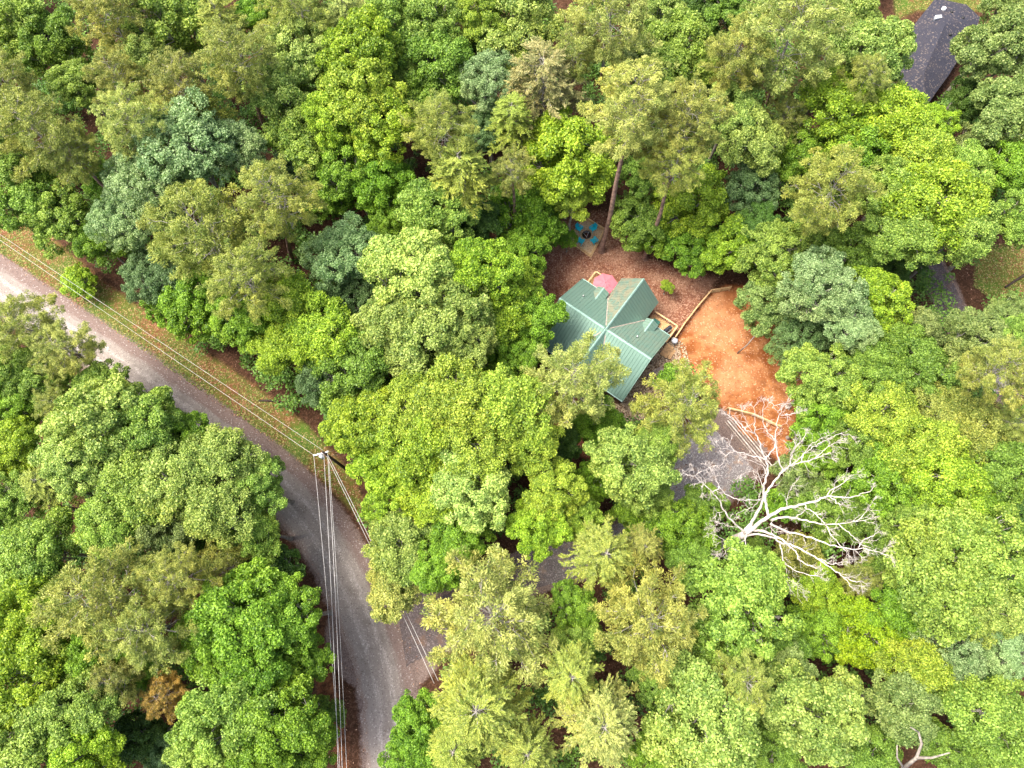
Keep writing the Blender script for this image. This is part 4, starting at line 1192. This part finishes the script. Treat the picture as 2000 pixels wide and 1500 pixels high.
CH = [((1131.5, 446), 'turquoise garden chair at the far left of the fire pit'), ((1158, 446), 'turquoise garden chair at the far right of the fire pit, by the bare pine trunk'),
      ((1134.4, 471), 'turquoise garden chair at the near left of the fire pit'), ((1160.4, 469.8), 'turquoise garden chair at the near right of the fire pit')]
for i, (px, lb) in enumerate(CH):
    o = ch0 if i == 0 else copy_tree(ch0)
    q = G(*px, .45); dv = Vector((fp.x - q[0], fp.y - q[1], 0))
    o.location = (q[0], q[1], .121); o.rotation_euler = (0, 0, math.atan2(dv.y, dv.x) + math.pi / 2 + (.1, -.12, .15, -.1)[i])
    tag(o, lb, 'chair', 'turquoise chairs around the fire pit')

# ---------------------------------------------------------------- fences, rails, stones
def fence(px, label, h=1.15, rails=3, step=2.4, mat='wood_tan', w=.12):
    P = [Vector(G(*p)) for p in px]
    f = empty('wooden_fence', (P[0].x, P[0].y, 0)); tag(f, label, 'fence'); o = f.location.copy()
    for a, b in zip(P[:-1], P[1:]):
        n_ = max(1, round((b - a).length / step))
        for k in range(n_ + 1):
            if k == n_ and b is not P[-1]: continue
            q = a + (b - a) * k / n_ - o
            MB().tube([(q.x, q.y, -.05), (q.x, q.y, h + .1)], [.075, .065], 8).obj('post', M[mat], f)
        for r_ in range(rails):
            z = h - .1 - r_ * .36
            MB().bar(a - o + Vector((0, 0, z)), b - o + Vector((0, 0, z)), w, .09).obj('rail', M[mat], f)
    return f
fence([(1316, 664), (1336, 634), (1360, 603), (1385, 574)], 'wooden rail fence from the deck corner up to the wood', w=.13)
fence([(1386, 573), (1424, 567)], 'short wooden rail fence turning along the top of the orange yard', w=.12, step=1.6)
fence([(1418, 800), (1468, 812), (1520, 836)], 'wooden rail fence across the bottom of the orange yard', h=1.0, rails=2, w=.16)
for i in range(5):   # poles stacked at the edge of the parking pad
    a, b = Vector(G(1416 + i * 4.5, 824 - i * 2.6)), Vector(G(1496 + i * 4, 920 - i * 3)); zz = .09 + .012 * i
    o = MB().tube([(0, 0, zz), tuple((b - a) * (.8 + .045 * ((i * 3) % 5)) + Vector((0, 0, zz)))], [.075, .055], 8).obj('timber_pole', M['dead_wood'] if i % 2 else M['wood_grey'], None, False, a)
    tag(o, ('outermost pale pole', 'second grey pole', 'middle pale pole', 'fourth grey pole', 'innermost pale pole')[i] + ' of the long poles lying between the parking pad and orange yard', 'pole', 'long poles lying by the parking pad')
STN = [(1309, 692, 'flat stone next to the landing step'), (1319, 689, 'pale flat stone right of the one next to the landing'), (1322, 700, 'tan stepping stone, third from the landing'),
       (1325, 712, 'tan stepping stone beside the dark shrub'), (1327, 722, 'reddish stepping stone near the lime shrub'), (1335, 716, 'broken stepping stone beside the path'), (1328, 733, 'last tan stepping stone before the olive pine')]
rs_ = np.random.RandomState(8)
for u0, v0, lb in STN:
    q = G(u0, v0); n_ = 7; P_ = [(.36 * rs_.uniform(.8, 1.1) * math.cos(6.283 * k / n_), .30 * rs_.uniform(.8, 1.1) * math.sin(6.283 * k / n_)) for k in range(n_)]
    o = MB().poly(P_, 0, .06).obj('stepping_stone', M['stone'], None, False, (q[0], q[1], .04), bevel=.015)
    tag(o, lb, 'stone', 'stepping stones by the landing')

def rocks(name, n, dens, size, mat, seed, label, box):
    """loose rocks of one bed, beyond counting: one mesh"""
    rs = np.random.RandomState(seed); Q = []
    while len(Q) < n:
        q = np.array([[rs.uniform(box[0], box[1]), rs.uniform(box[2], box[3])]])
        if dens(q)[0]: Q.append(q[0])
    Q = np.array(Q); ico = np.array([(0, 0, 1), (.89, 0, .3), (.28, .85, .3), (-.72, .53, .3), (-.72, -.53, .3), (.28, -.85, .3), (.6, .4, -.4), (-.5, .5, -.4), (0, -.8, -.4)], float)
    fc = np.array([(0, 1, 2), (0, 2, 3), (0, 3, 4), (0, 4, 5), (0, 5, 1), (1, 6, 2), (2, 7, 3), (3, 7, 4), (4, 8, 5), (5, 8, 1), (1, 8, 6), (2, 6, 7), (4, 7, 8)])
    s = rs.uniform(size[0], size[1], (n, 1, 1)) * rs.uniform(.6, 1.3, (n, 1, 3)) * [1, 1, .6]; jit = 1 + rs.uniform(-.25, .25, (n, 9, 3))
    a = rs.uniform(0, 6.28, n); c_, s_ = np.cos(a)[:, None], np.sin(a)[:, None]
    V = ico[None] * s * jit; V = np.stack([V[..., 0] * c_ - V[..., 1] * s_, V[..., 0] * s_ + V[..., 1] * c_, V[..., 2]], -1) + np.c_[Q, np.full(n, .05)][:, None]
    F = (fc[None] + np.arange(n)[:, None, None] * 9).reshape(-1, 3)
    return tag(mesh_obj(name, quads_mesh(name, V.reshape(-1, 3), F, mat, False, {'tone': ('FACE', 'FLOAT', np.repeat(rs.rand(n), 13))})), label, 'rocks', kind='stuff')
t = NT("creek rock", .9, .15); cr = t.n("ValToRGB"); e = cr.color_ramp; e.elements[0].color = (.22, .14, .08, 1); e.elements[1].color = (.62, .50, .34, 1)
t.l(t.attr('tone'), cr.inputs[0]); t.base(cr.outputs[0]); t.bump(t.noise(14), .4, .02)
stl = [np.array(HL(LSE, 0)[:2])]
rocks('rock_bed', 2600, lambda q: (sdf(q, ROCKBED) < 0) & ~((lambda l: (abs(l[0]) < LSE - .3) & (abs(l[1]) < WA - .3))(((q[0, 0] - HC[0]) * math.cos(HT) + (q[0, 1] - HC[1]) * math.sin(HT), -(q[0, 0] - HC[0]) * math.sin(HT) + (q[0, 1] - HC[1]) * math.cos(HT)))),
      (.06, .17), t.m, 9, 'tan creek rocks bordering the right end of the house', (8, 26, 18, 33))
EDGE_ = spline(gp([(1318, 662), (1334, 680), (1340, 700), (1345, 720), (1350, 740)]), 6)
rocks('stone_border', 220, lambda q: seg_dist(q, EDGE_)[0] < .28, (.07, .15), t.m, 12, 'row of small pale stones edging the path at the orange yard', (17, 26, 22, 32))

# ---------------------------------------------------------------- dark shingled house, top right
dh = empty('neighbour_house'); tag(dh, 'neighbouring house under a dark charcoal shingled roof at the upper right', 'house')
HZ = 4.2
def GW(u, v, z): return Vector(G(u, v, z))
E = [GW(1776, 60, 3.0), GW(1800, 30, 3.0), GW(1826, -2, 3.0), GW(1846, 0, 3.0), GW(1888, 9, 3.0), GW(1914, 34, 3.0), GW(1906, 62, 3.0), GW(1852, 148, 3.0), GW(1828, 181, 3.0), GW(1804, 216, 3.0), GW(1768, 196, 3.0), GW(1748, 120, 3.0)]
cN, cS = GW(1846, 48, 4.5), GW(1806, 138, 4.5)
o_ = (cN + cS) / 2; o_.z = 0; dh.location = o_
def R_(p): return tuple(p - o_)
mb = MB()
tri = [(0, 1, cN), (1, 2, cN), (2, 3, cN), (3, 4, cN), (4, 5, cN), (5, 6, cN)]
for a_, b_, c_ in tri: mb.slab([R_(E[b_]), R_(E[a_]), R_(c_)], .12)
mb.slab([R_(E[7]), R_(E[6]), R_(cN), R_(cS)], .12); mb.slab([R_(E[8]), R_(E[7]), R_(cS)], .12); mb.slab([R_(E[9]), R_(E[8]), R_(cS)], .12)
mb.slab([R_(E[10]), R_(E[9]), R_(cS)], .12); mb.slab([R_(E[11]), R_(E[10]), R_(cS)], .12); mb.slab([R_(E[0]), R_(E[11]), R_(cS), R_(cN)], .12)
t = NT("charcoal shingles", .9, .15); f1 = t.noise(10, 5, .8); v1 = t.voro(6, out="Color"); sp = t.n("SeparateColor"); t.l(v1, sp.inputs[0])
c = t.mix(t.ramp(f1, .3, .7), (.022, .023, .030, 1), (.055, .055, .072, 1)); c = t.mix(t.ramp(sp.outputs[0], .82, .97, 0, .6), c, (.20, .16, .13, 1)); c = t.mix(t.ramp(t.noise(.5, 3), .45, .7, 0, .35), c, (.06, .052, .055, 1))
t.base(c); t.bump(t.math('ADD', f1, sp.outputs[0]), .6, .03)
rf = mb.obj('roof', t.m, dh)
mb = MB(); mb.poly([((p - o_).x * .93, (p - o_).y * .93) for p in reversed(E)], 0, 2.95); mb.obj('wall', M['wall'], dh)
def on_roof(u, v, z): p = GW(u, v, z); return tuple(p - o_)
for (u, v, z, r_, mt, nm) in ((1843.5, 17, 3.75, .30, 'white_part', 'roof_vent'), (1858, 24.5, 3.6, .22, 'iron', 'roof_vent'), (1880, 35.5, 3.6, .22, 'iron', 'roof_vent'), (1830, 63, 4.0, .22, 'iron', 'roof_vent'), (1855, 68, 4.0, .24, 'iron', 'roof_vent')):
    p = on_roof(u, v, z); mb = MB(); mb.tube([(p[0], p[1], p[2] - .3), (p[0], p[1], p[2] + .15), (p[0], p[1], p[2] + .28)], [r_, r_, r_ * .4], 16); mb.obj(nm, M[mt], rf, True)
p = on_roof(1832, 34, 4.1); mb = MB(); mb.hexa([(p[0] - .55, p[1] - .3, p[2] - .3), (p[0] + .5, p[1] - .15, p[2] - .3), (p[0] + .55, p[1] + .3, p[2] - .3), (p[0] - .3, p[1] + .35, p[2] - .3), (p[0] - .55, p[1] - .3, p[2] + .1), (p[0] + .5, p[1] - .15, p[2] + .1), (p[0] + .55, p[1] + .3, p[2] + .1), (p[0] - .3, p[1] + .35, p[2] + .1)]); mb.obj('skylight', M['concrete'], rf)

# ---------------------------------------------------------------- utility pole and wires
PH = 11.0
pt = GW(632, 884, PH); pb = Vector((pt.x, pt.y, 0))
pole = empty('utility_pole', pb); tag(pole, 'dark wooden utility pole on the grassy verge inside the road bend', 'utility pole')
MB().tube([(0, 0, -.1), (0, 0, PH * .5), (0, 0, PH + .3)], [.20, .17, .13], 12).obj('post', M['pole_wood'], pole, True)
# crossarm runs roughly left-right, square to the road span
ar = Vector((1, .18, 0)).normalized(); 
MB().bar(ar * -1.15 + Vector((0, 0, PH - .1)), ar * .55 + Vector((0, 0, PH - .1)), .12, .12).obj('crossarm', M['white_part'], pole)
for k in (-1.05, -.55, .45): MB().tube([tuple(ar * k + Vector((0, 0, PH - .04))), tuple(ar * k + Vector((0, 0, PH + .2)))], [.06, .045], 10).obj('insulator', M['white_part'], pole)
mb = MB(); mb.tube([(-.38, -.25, PH - 1.1), (-.38, -.25, PH - .3), (-.38, -.25, PH - .22)], [.24, .24, .12], 18); mb.obj('transformer', M['concrete'], pole, True)
def wire(name, a, b, label, cat='cable', sag=.6, r=.018, grp='wires of the power line', mat='wire'):
    a = Vector(a); b = Vector(b); pts = [(b - a) * t_ + Vector((0, 0, -4 * sag * t_ * (1 - t_))) for t_ in np.linspace(0, 1, 25)]
    o = MB().tube([tuple(p) for p in pts], r, 6).obj(name, M[mat], None, True, a)
    return tag(o, label, cat, grp)
top = pt
wire('power_line', top + ar * -1.05, GW(-60, 428, 10.6), 'lower of the two pale power lines running to the upper left', r=.017)
wire('power_line', top + ar * -.1 + Vector((0, .3, -.1)), GW(-60, 418, 11.0), 'upper of the two pale power lines running to the upper left', r=.017)
wire('power_line', top + ar * -1.05 + Vector((0, 0, .1)), GW(672, 1620, 10.8), 'leftmost thin wire crossing the road towards the bottom', r=.017)
wire('power_line', top + ar * .05 + Vector((0, 0, .15)), GW(664, 1620, 11.4), 'second thin wire from the left crossing the road towards the bottom', r=.02)
wire('power_line', top + ar * .45 + Vector((0, 0, .1)), GW(672, 1620, 11.4), 'third thin wire crossing the road towards the bottom', r=.02)
wire('power_line', top + Vector((.2, -.1, -1.2)), GW(682, 1620, 9.6), 'lowest thin wire crossing the road towards the bottom', r=.017)
wire('service_line', top + Vector((.2, -.1, -.9)), GW(856, 1330, 8.2), 'right one of the paired service wires running past the driveway mouth', r=.022, sag=.8, grp='paired service wires')
wire('service_line', top + Vector((.0, -.1, -.9)), GW(848, 1335, 8.2), 'left one of the paired service wires running past the driveway mouth', r=.022, sag=.8, grp='paired service wires')
wire('guy_wire', top + Vector((0, 0, -.5)), G(700, 862), 'upper thin guy wire stretched from the pole to the wood', r=.012, sag=.02, grp='guy wires of the pole')
wire('guy_wire', top + Vector((0, 0, -2.2)), G(718, 872), 'lower thin guy wire stretched from the pole to the wood', r=.012, sag=.02, grp='guy wires of the pole')

# second pole-like trunk lying at the right edge
lg = GW(1962, 562, 0); l2 = GW(2010, 531, 0)
o = MB().tube([(0, 0, .13), tuple((l2 - lg) + Vector((0, 0, .5)))], [.13, .17], 10).obj('log', M['pole_wood'], None, False, lg); tag(o, 'dark straight log on the grass at the right edge', 'log')
a = GW(506, 783, 0); b = GW(551, 786, 0)
o = MB().tube([(0, 0, .14), tuple((b - a) / 2 + Vector((0, .1, .16))), tuple((b - a) + Vector((0, 0, .12)))], [.10, .15, .09], 9).obj('log', M['pole_wood'], None, True, a); tag(o, 'short dark log lying on the verge above the road', 'log')

# ---------------------------------------------------------------- the dead white tree, limbs traced and given real heights
def px(x, y): return (1330 + x / 3.571, 760 + y / 3.571)
HEIGHTS = {}
DT = [  # points in the tree's own plan, start height, end height, start radius, end radius
 ([(455, 1005), (530, 950), (610, 890), (700, 840), (780, 820), (870, 800), (960, 770), (1040, 748), (1180, 755), (1250, 735), (1330, 700)], 12.5, 20, .30, .035),
 ([(490, 945), (530, 870), (568, 790), (578, 690), (602, 600), (606, 540), (590, 490), (560, 420), (540, 345), (515, 312), (450, 285), (420, 250), (370, 215), (320, 180)], 12, 22, .22, .03),
 ([(610, 890), (590, 800), (598, 720), (635, 665), (700, 590), (760, 540), (830, 510), (920, 490), (980, 462), (1040, 445)], 14, 21, .20, .035),
 ([(712, 572), (684, 500), (668, 430), (663, 370), (660, 300), (672, 230), (690, 170), (715, 125)], 17.5, 22, .10, .025),
 ([(690, 178), (740, 180), (810, 165)], 21.3, 22, .045, .02), ([(690, 170), (650, 130), (635, 100)], 21.3, 22.3, .04, .02),
 ([(762, 540), (770, 460), (800, 405), (835, 370), (866, 326)], 18, 22, .10, .03), ([(770, 460), (790, 400), (800, 345)], 19.5, 22, .05, .02),
 ([(840, 508), (855, 455), (905, 415), (960, 385), (1030, 350), (1100, 318), (1190, 325)], 18.5, 22.5, .09, .02),
 ([(770, 530), (840, 470), (900, 390), (990, 335)], 18.5, 22, .07, .02), ([(920, 490), (990, 430), (1070, 370)], 20, 22, .05, .02),
 ([(592, 490), (625, 440), (662, 375), (640, 335), (600, 290), (575, 240), (572, 170), (580, 95)], 18, 22.5, .10, .02),
 ([(590, 488), (540, 470), (470, 462), (430, 442), (370, 430), (340, 390), (320, 350), (285, 340)], 18, 21, .09, .02),
 ([(370, 430), (320, 460), (280, 530)], 20, 20.5, .04, .015), ([(370, 430), (310, 420), (255, 400)], 20, 20.8, .035, .015),
 ([(515, 312), (516, 250), (518, 180), (495, 120)], 20, 22.5, .06, .02), ([(505, 305), (460, 240), (425, 160)], 20, 22, .045, .02),
 ([(580, 690), (540, 600), (490, 570), (420, 600)], 15.5, 17.5, .06, .02), ([(600, 600), (570, 540), (500, 500), (450, 490)], 16.5, 18, .06, .02),
 ([(630, 905), (720, 895), (800, 900), (900, 925), (1010, 942), (1120, 940), (1210, 925), (1290, 910)], 13.5, 18, .17, .03),
 ([(1010, 942), (1050, 1020), (1110, 1090), (1160, 1150)], 16.5, 17.5, .08, .025), ([(1100, 940), (1170, 1000), (1230, 1060), (1275, 1100)], 17, 18, .07, .02),
 ([(860, 822), (930, 860), (985, 920), (1012, 942)], 17, 16.6, .07, .05), ([(870, 800), (860, 850), (800, 890)], 16.8, 15, .05, .05),
 ([(1040, 748), (1100, 798), (1135, 803)], 18.5, 19, .06, .03), ([(1010, 752), (1060, 700), (1140, 655), (1160, 620), (1220, 590)], 18.3, 20.5, .07, .02),
 ([(1040, 745), (1070, 690), (1075, 650)], 18.7, 20, .04, .02), ([(1210, 925), (1280, 870), (1330, 810)], 17.7, 19, .05, .02),
 ([(620, 940), (730, 990), (850, 1020), (980, 1062), (1100, 1100), (1200, 1112), (1350, 1130), (1445, 1165)], 12.8, 17, .16, .03),
 ([(1240, 1112), (1272, 1050), (1340, 1020), (1370, 1000)], 15.8, 17, .07, .03), ([(1400, 1148), (1440, 1100)], 16.6, 17, .03, .015), ([(1200, 1112), (1255, 1165)], 15.6, 15.6, .04, .02),
 ([(470, 985), (560, 985), (660, 1030), (760, 1080), (860, 1130), (950, 1180), (1040, 1240), (1120, 1300), (1200, 1340), (1250, 1345)], 12.3, 17, .19, .035),
 ([(1120, 1300), (1180, 1370), (1210, 1400)], 16.2, 17, .05, .02), ([(950, 1180), (1050, 1220), (1120, 1225)], 15, 16.5, .05, .02),
 ([(475, 1020), (560, 1015), (650, 1040), (690, 1070), (750, 1090), (800, 1130), (830, 1195), (900, 1232), (950, 1248)], 12.2, 16, .15, .05),
 ([(690, 1070), (708, 1140), (718, 1200), (780, 1262), (880, 1292), (970, 1312)], 13.2, 16, .10, .03), ([(718, 1200), (735, 1260), (735, 1345)], 14, 15.5, .06, .02), ([(735, 1310), (790, 1350), (845, 1400)], 15, 15.8, .04, .015),
 ([(465, 1005), (440, 992), (380, 950), (330, 890), (290, 832), (270, 780), (230, 730), (175, 675), (95, 605), (45, 600)], 12.4, 20, .17, .03),
 ([(225, 725), (262, 680), (240, 610), (215, 560)], 17, 18.5, .06, .02), ([(262, 682), (330, 742), (400, 772), (470, 772), (560, 765)], 17.5, 15.5, .05, .05), ([(165, 670), (165, 630), (140, 720)], 18, 19, .03, .012), ([(95, 605), (90, 570)], 19.4, 20, .02, .01),
 ([(560, 768), (500, 820), (430, 850), (380, 880)], 15, 15.5, .05, .02),
 ([(462, 1000), (440, 1048), (400, 1070), (345, 1085), (320, 1125), (285, 1165)], 12.2, 15, .11, .02), ([(345, 1085), (270, 1040), (205, 1000)], 13.6, 15, .05, .02), ([(330, 1090), (260, 1130)], 13.8, 14.6, .03, .015),
 ([(445, 1048), (460, 1100), (500, 1150), (540, 1220), (575, 1275)], 12.4, 15.5, .09, .02), ([(540, 1220), (480, 1215), (410, 1190)], 14.5, 15.2, .04, .02),
 ([(740, 820), (740, 760), (765, 690), (790, 650)], 15.8, 18, .05, .02), ([(650, 900), (620, 960), (660, 1000)], 13.4, 13.6, .04, .02), ([(400, 960), (350, 960), (290, 940), (230, 950)], 12.9, 14, .05, .02), ([(300, 850), (250, 870), (220, 920)], 14.8, 15.5, .03, .015),
]
rsd = np.random.RandomState(5)
base3 = np.array(G(*px(440, 1040), 11.0)); base3[2] = 0
dead = empty('dead_tree', tuple(base3)); tag(dead, 'dead leafless tree with bleached white limbs over the parking pad', 'tree')
mbL = MB(); tw = MB()
def twig(p, d, L, r, lev):
    n = 4; pts = [p]
    for i in range(n):
        d = d + Vector(rsd.randn(3)) * .22; d.z += .03; d.normalize(); pts.append(pts[-1] + d * L / n)
    tw.tube([tuple(q) for q in pts], list(np.linspace(r, max(.007, r * .35), n + 1)), 4, False)
    if lev > 0:
        for i in range(1, n + 1):
            for _ in range(rsd.randint(1, 3)):
                s = Vector(rsd.randn(3)); s.z = abs(s.z) * .5; nd = (d + s.normalized() * .95).normalized()
                twig(pts[i], nd, L * rsd.uniform(.38, .62), r * .55, lev - 1)
for pts, z0, z1, r0, r1 in DT:
    n = len(pts); acc = [0]
    for a, b in zip(pts[:-1], pts[1:]): acc.append(acc[-1] + math.dist(a, b))
    P3 = [Vector(G(*px(*p), z0 + (z1 - z0) * acc[i] / acc[-1]) - base3) for i, p in enumerate(pts)]
    Q = spline([tuple(p) for p in P3], 4) if n > 2 else np.array([tuple(P3[0]), tuple(P3[1])])
    Q = Q + rsd.randn(*Q.shape) * .05; k = len(Q)
    mbL.tube([tuple(q) for q in Q], [.74 * (r0 + (r1 - r0) * (i / (k - 1)) ** .75) for i in range(k)], 8, True)
    Lm = sum((P3[i + 1] - P3[i]).length for i in range(n - 1)); nt = int(2 + Lm * .9)
    for j in range(nt):
        f = rsd.uniform(.30 if Lm > 4 else .15, 1.0); i = min(int(f * (k - 1)), k - 2); p = Vector(Q[i]); d = (Vector(Q[i + 1]) - p).normalized()
        s = d.cross(Vector(rsd.randn(3))).normalized(); s.z = abs(s.z) * .6
        twig(p, (d * .55 + s).normalized(), rsd.uniform(.45, 1.35) * (1.25 - .4 * f), .017, 1)
    for j in range(2): twig(Vector(Q[-1]), (Vector(Q[-1]) - Vector(Q[-2]) + Vector(rsd.randn(3)) * .15).normalized(), rsd.uniform(.4, .9), .014, 2)
mbL.obj('limbs', M['dead_wood'], dead, True)
tw.obj('twigs', M['dead_wood'], dead, True)
fk = Vector(G(*px(470, 1000), 12.4) - base3)
mb = MB(); mb.tube([(0, 0, 0), (0, 0, .5), tuple(fk * .4), tuple(fk * .75), tuple(fk)], [.62, .48, .42, .38, .34], 14); mb.obj('trunk', M['dead_wood'], dead, True)
st2 = Vector(G(*px(490, 945), 12.0) - base3); MB().tube([tuple(fk * .8), tuple(st2)], [.3, .23], 10).obj('trunk', M['dead_wood'], dead, True)

# small slender tree standing in the clay yard
q = G(1440, 690); q2 = G(1475, 655, 5.0)
sp_ = empty('sapling', tuple(q)); tag(sp_, 'slender bare-stemmed sapling standing alone in the orange yard', 'tree')
MB().tube([(0, 0, 0), tuple((Vector(q2 - q)) * .5 + Vector((.1, -.1, 0))), tuple(Vector(q2 - q))], [.11, .08, .05], 8).obj('trunk', M['limb_grey'], sp_, True)
cw = mesh_obj('crown', PROTO['S'][0][0], sp_); cw.location = Vector(q2 - q) + Vector((.3, .3, .5)); cw.scale = (.8, .8, .7); cw.color = (*TONE['green'], 1)
# forked dark limb at the bottom right
q = G(1775, 1500, 0); fl = empty('leaning_tree', tuple(q)); tag(fl, 'leafless forked dark tree standing among the crowns at the bottom right', 'tree')
mb = MB()
for pts, r0, r1 in (([(1760, 1512, 0), (1762, 1508, 8), (1765, 1500, 13)], .26, .2), ([(1765, 1500, 13), (1790, 1480, 14.5), (1800, 1452, 15.5), (1794, 1430, 17)], .19, .08), ([(1790, 1480, 14.5), (1820, 1480, 15.5), (1855, 1470, 17)], .16, .05), ([(1765, 1500, 13), (1752, 1480, 14), (1752, 1455, 15)], .12, .05), ([(1794, 1430, 17), (1778, 1420, 17.4)], .07, .04)):
    mb.tube([tuple(G(u, v, z) - q) for u, v, z in pts], list(np.linspace(r0, r1, len(pts))), 8)
mb.obj('trunk', M['bark_oak'], fl, True)

# ---------------------------------------------------------------- undergrowth under the canopy, one mass of leaves
rs = np.random.RandomState(21)
def clear(q):
    lx = (q[:, 0] - HC[0]) * math.cos(HT) + (q[:, 1] - HC[1]) * math.sin(HT); ly = -(q[:, 0] - HC[0]) * math.sin(HT) + (q[:, 1] - HC[1]) * math.cos(HT)
    ok = (seg_dist(q, ROAD_C)[0] > 5.2) & (sdf(q, YARD) > 1.2) & (sdf(q, VERGE) > 1.0) & (sdf(q, LITTER) > 1.6) & (sdf(q, ROCKBED) > 1) & (sdf(q, FRONT) > 1) & (sdf(q, GRASSR) > 1) & (sdf(q, GRASST) > 1)
    ok &= (seg_dist(q, DRIVE_C)[0] > 4.6) & (seg_dist(q, TRACK_C)[0] > 3) & ~((abs(lx) < 8.5) & (abs(ly) < 10)) & (sdf(q, np.array([(p.x, p.y) for p in E])) > 1.5) & (sdf(q, CLAYBANK) > 1)
    return ok
P = np.c_[rs.uniform(-84, 84, 5200), rs.uniform(-20, 96, 5200)]; P = P[clear(P)][:2100]
Cs, Ns, Ts = [], [], []
for x, y in P:
    for _ in range(rs.randint(2, 5)):
        r = rs.uniform(.5, 1.6); c = np.array([x + rs.uniform(-1.5, 1.5), y + rs.uniform(-1.5, 1.5), rs.uniform(.4, 1) * rs.uniform(1, 8)]); k = int(80 * r * r)
        v = unit(rs.randn(k, 3) + [0, 0, .3]); Cs.append(c + v * r * rs.rand(k, 1) ** .4 * [1, 1, .6]); Ns.append(unit([0, 0, .8] + rs.randn(k, 3) * .5)); Ts.append(np.clip(rs.normal(.45 + rs.uniform(-.15, .15), .2, k), 0, 1))
C = np.concatenate(Cs); C[:, 2] = np.maximum(C[:, 2], .05); n = len(C); L = rs.uniform(.2, .42, n)
ug = mesh_obj('undergrowth', quads_mesh('undergrowth', leaf_quads(C, np.concatenate(Ns), L, L * .7, rs), np.arange(4 * n).reshape(n, 4), M['broad'], False, {'tone': ('FACE', 'FLOAT', np.concatenate(Ts))}))
ug.color = (.13, .26, .045, 1); tag(ug, 'dark green undergrowth on the shaded floor between the trees', 'undergrowth', kind='stuff')
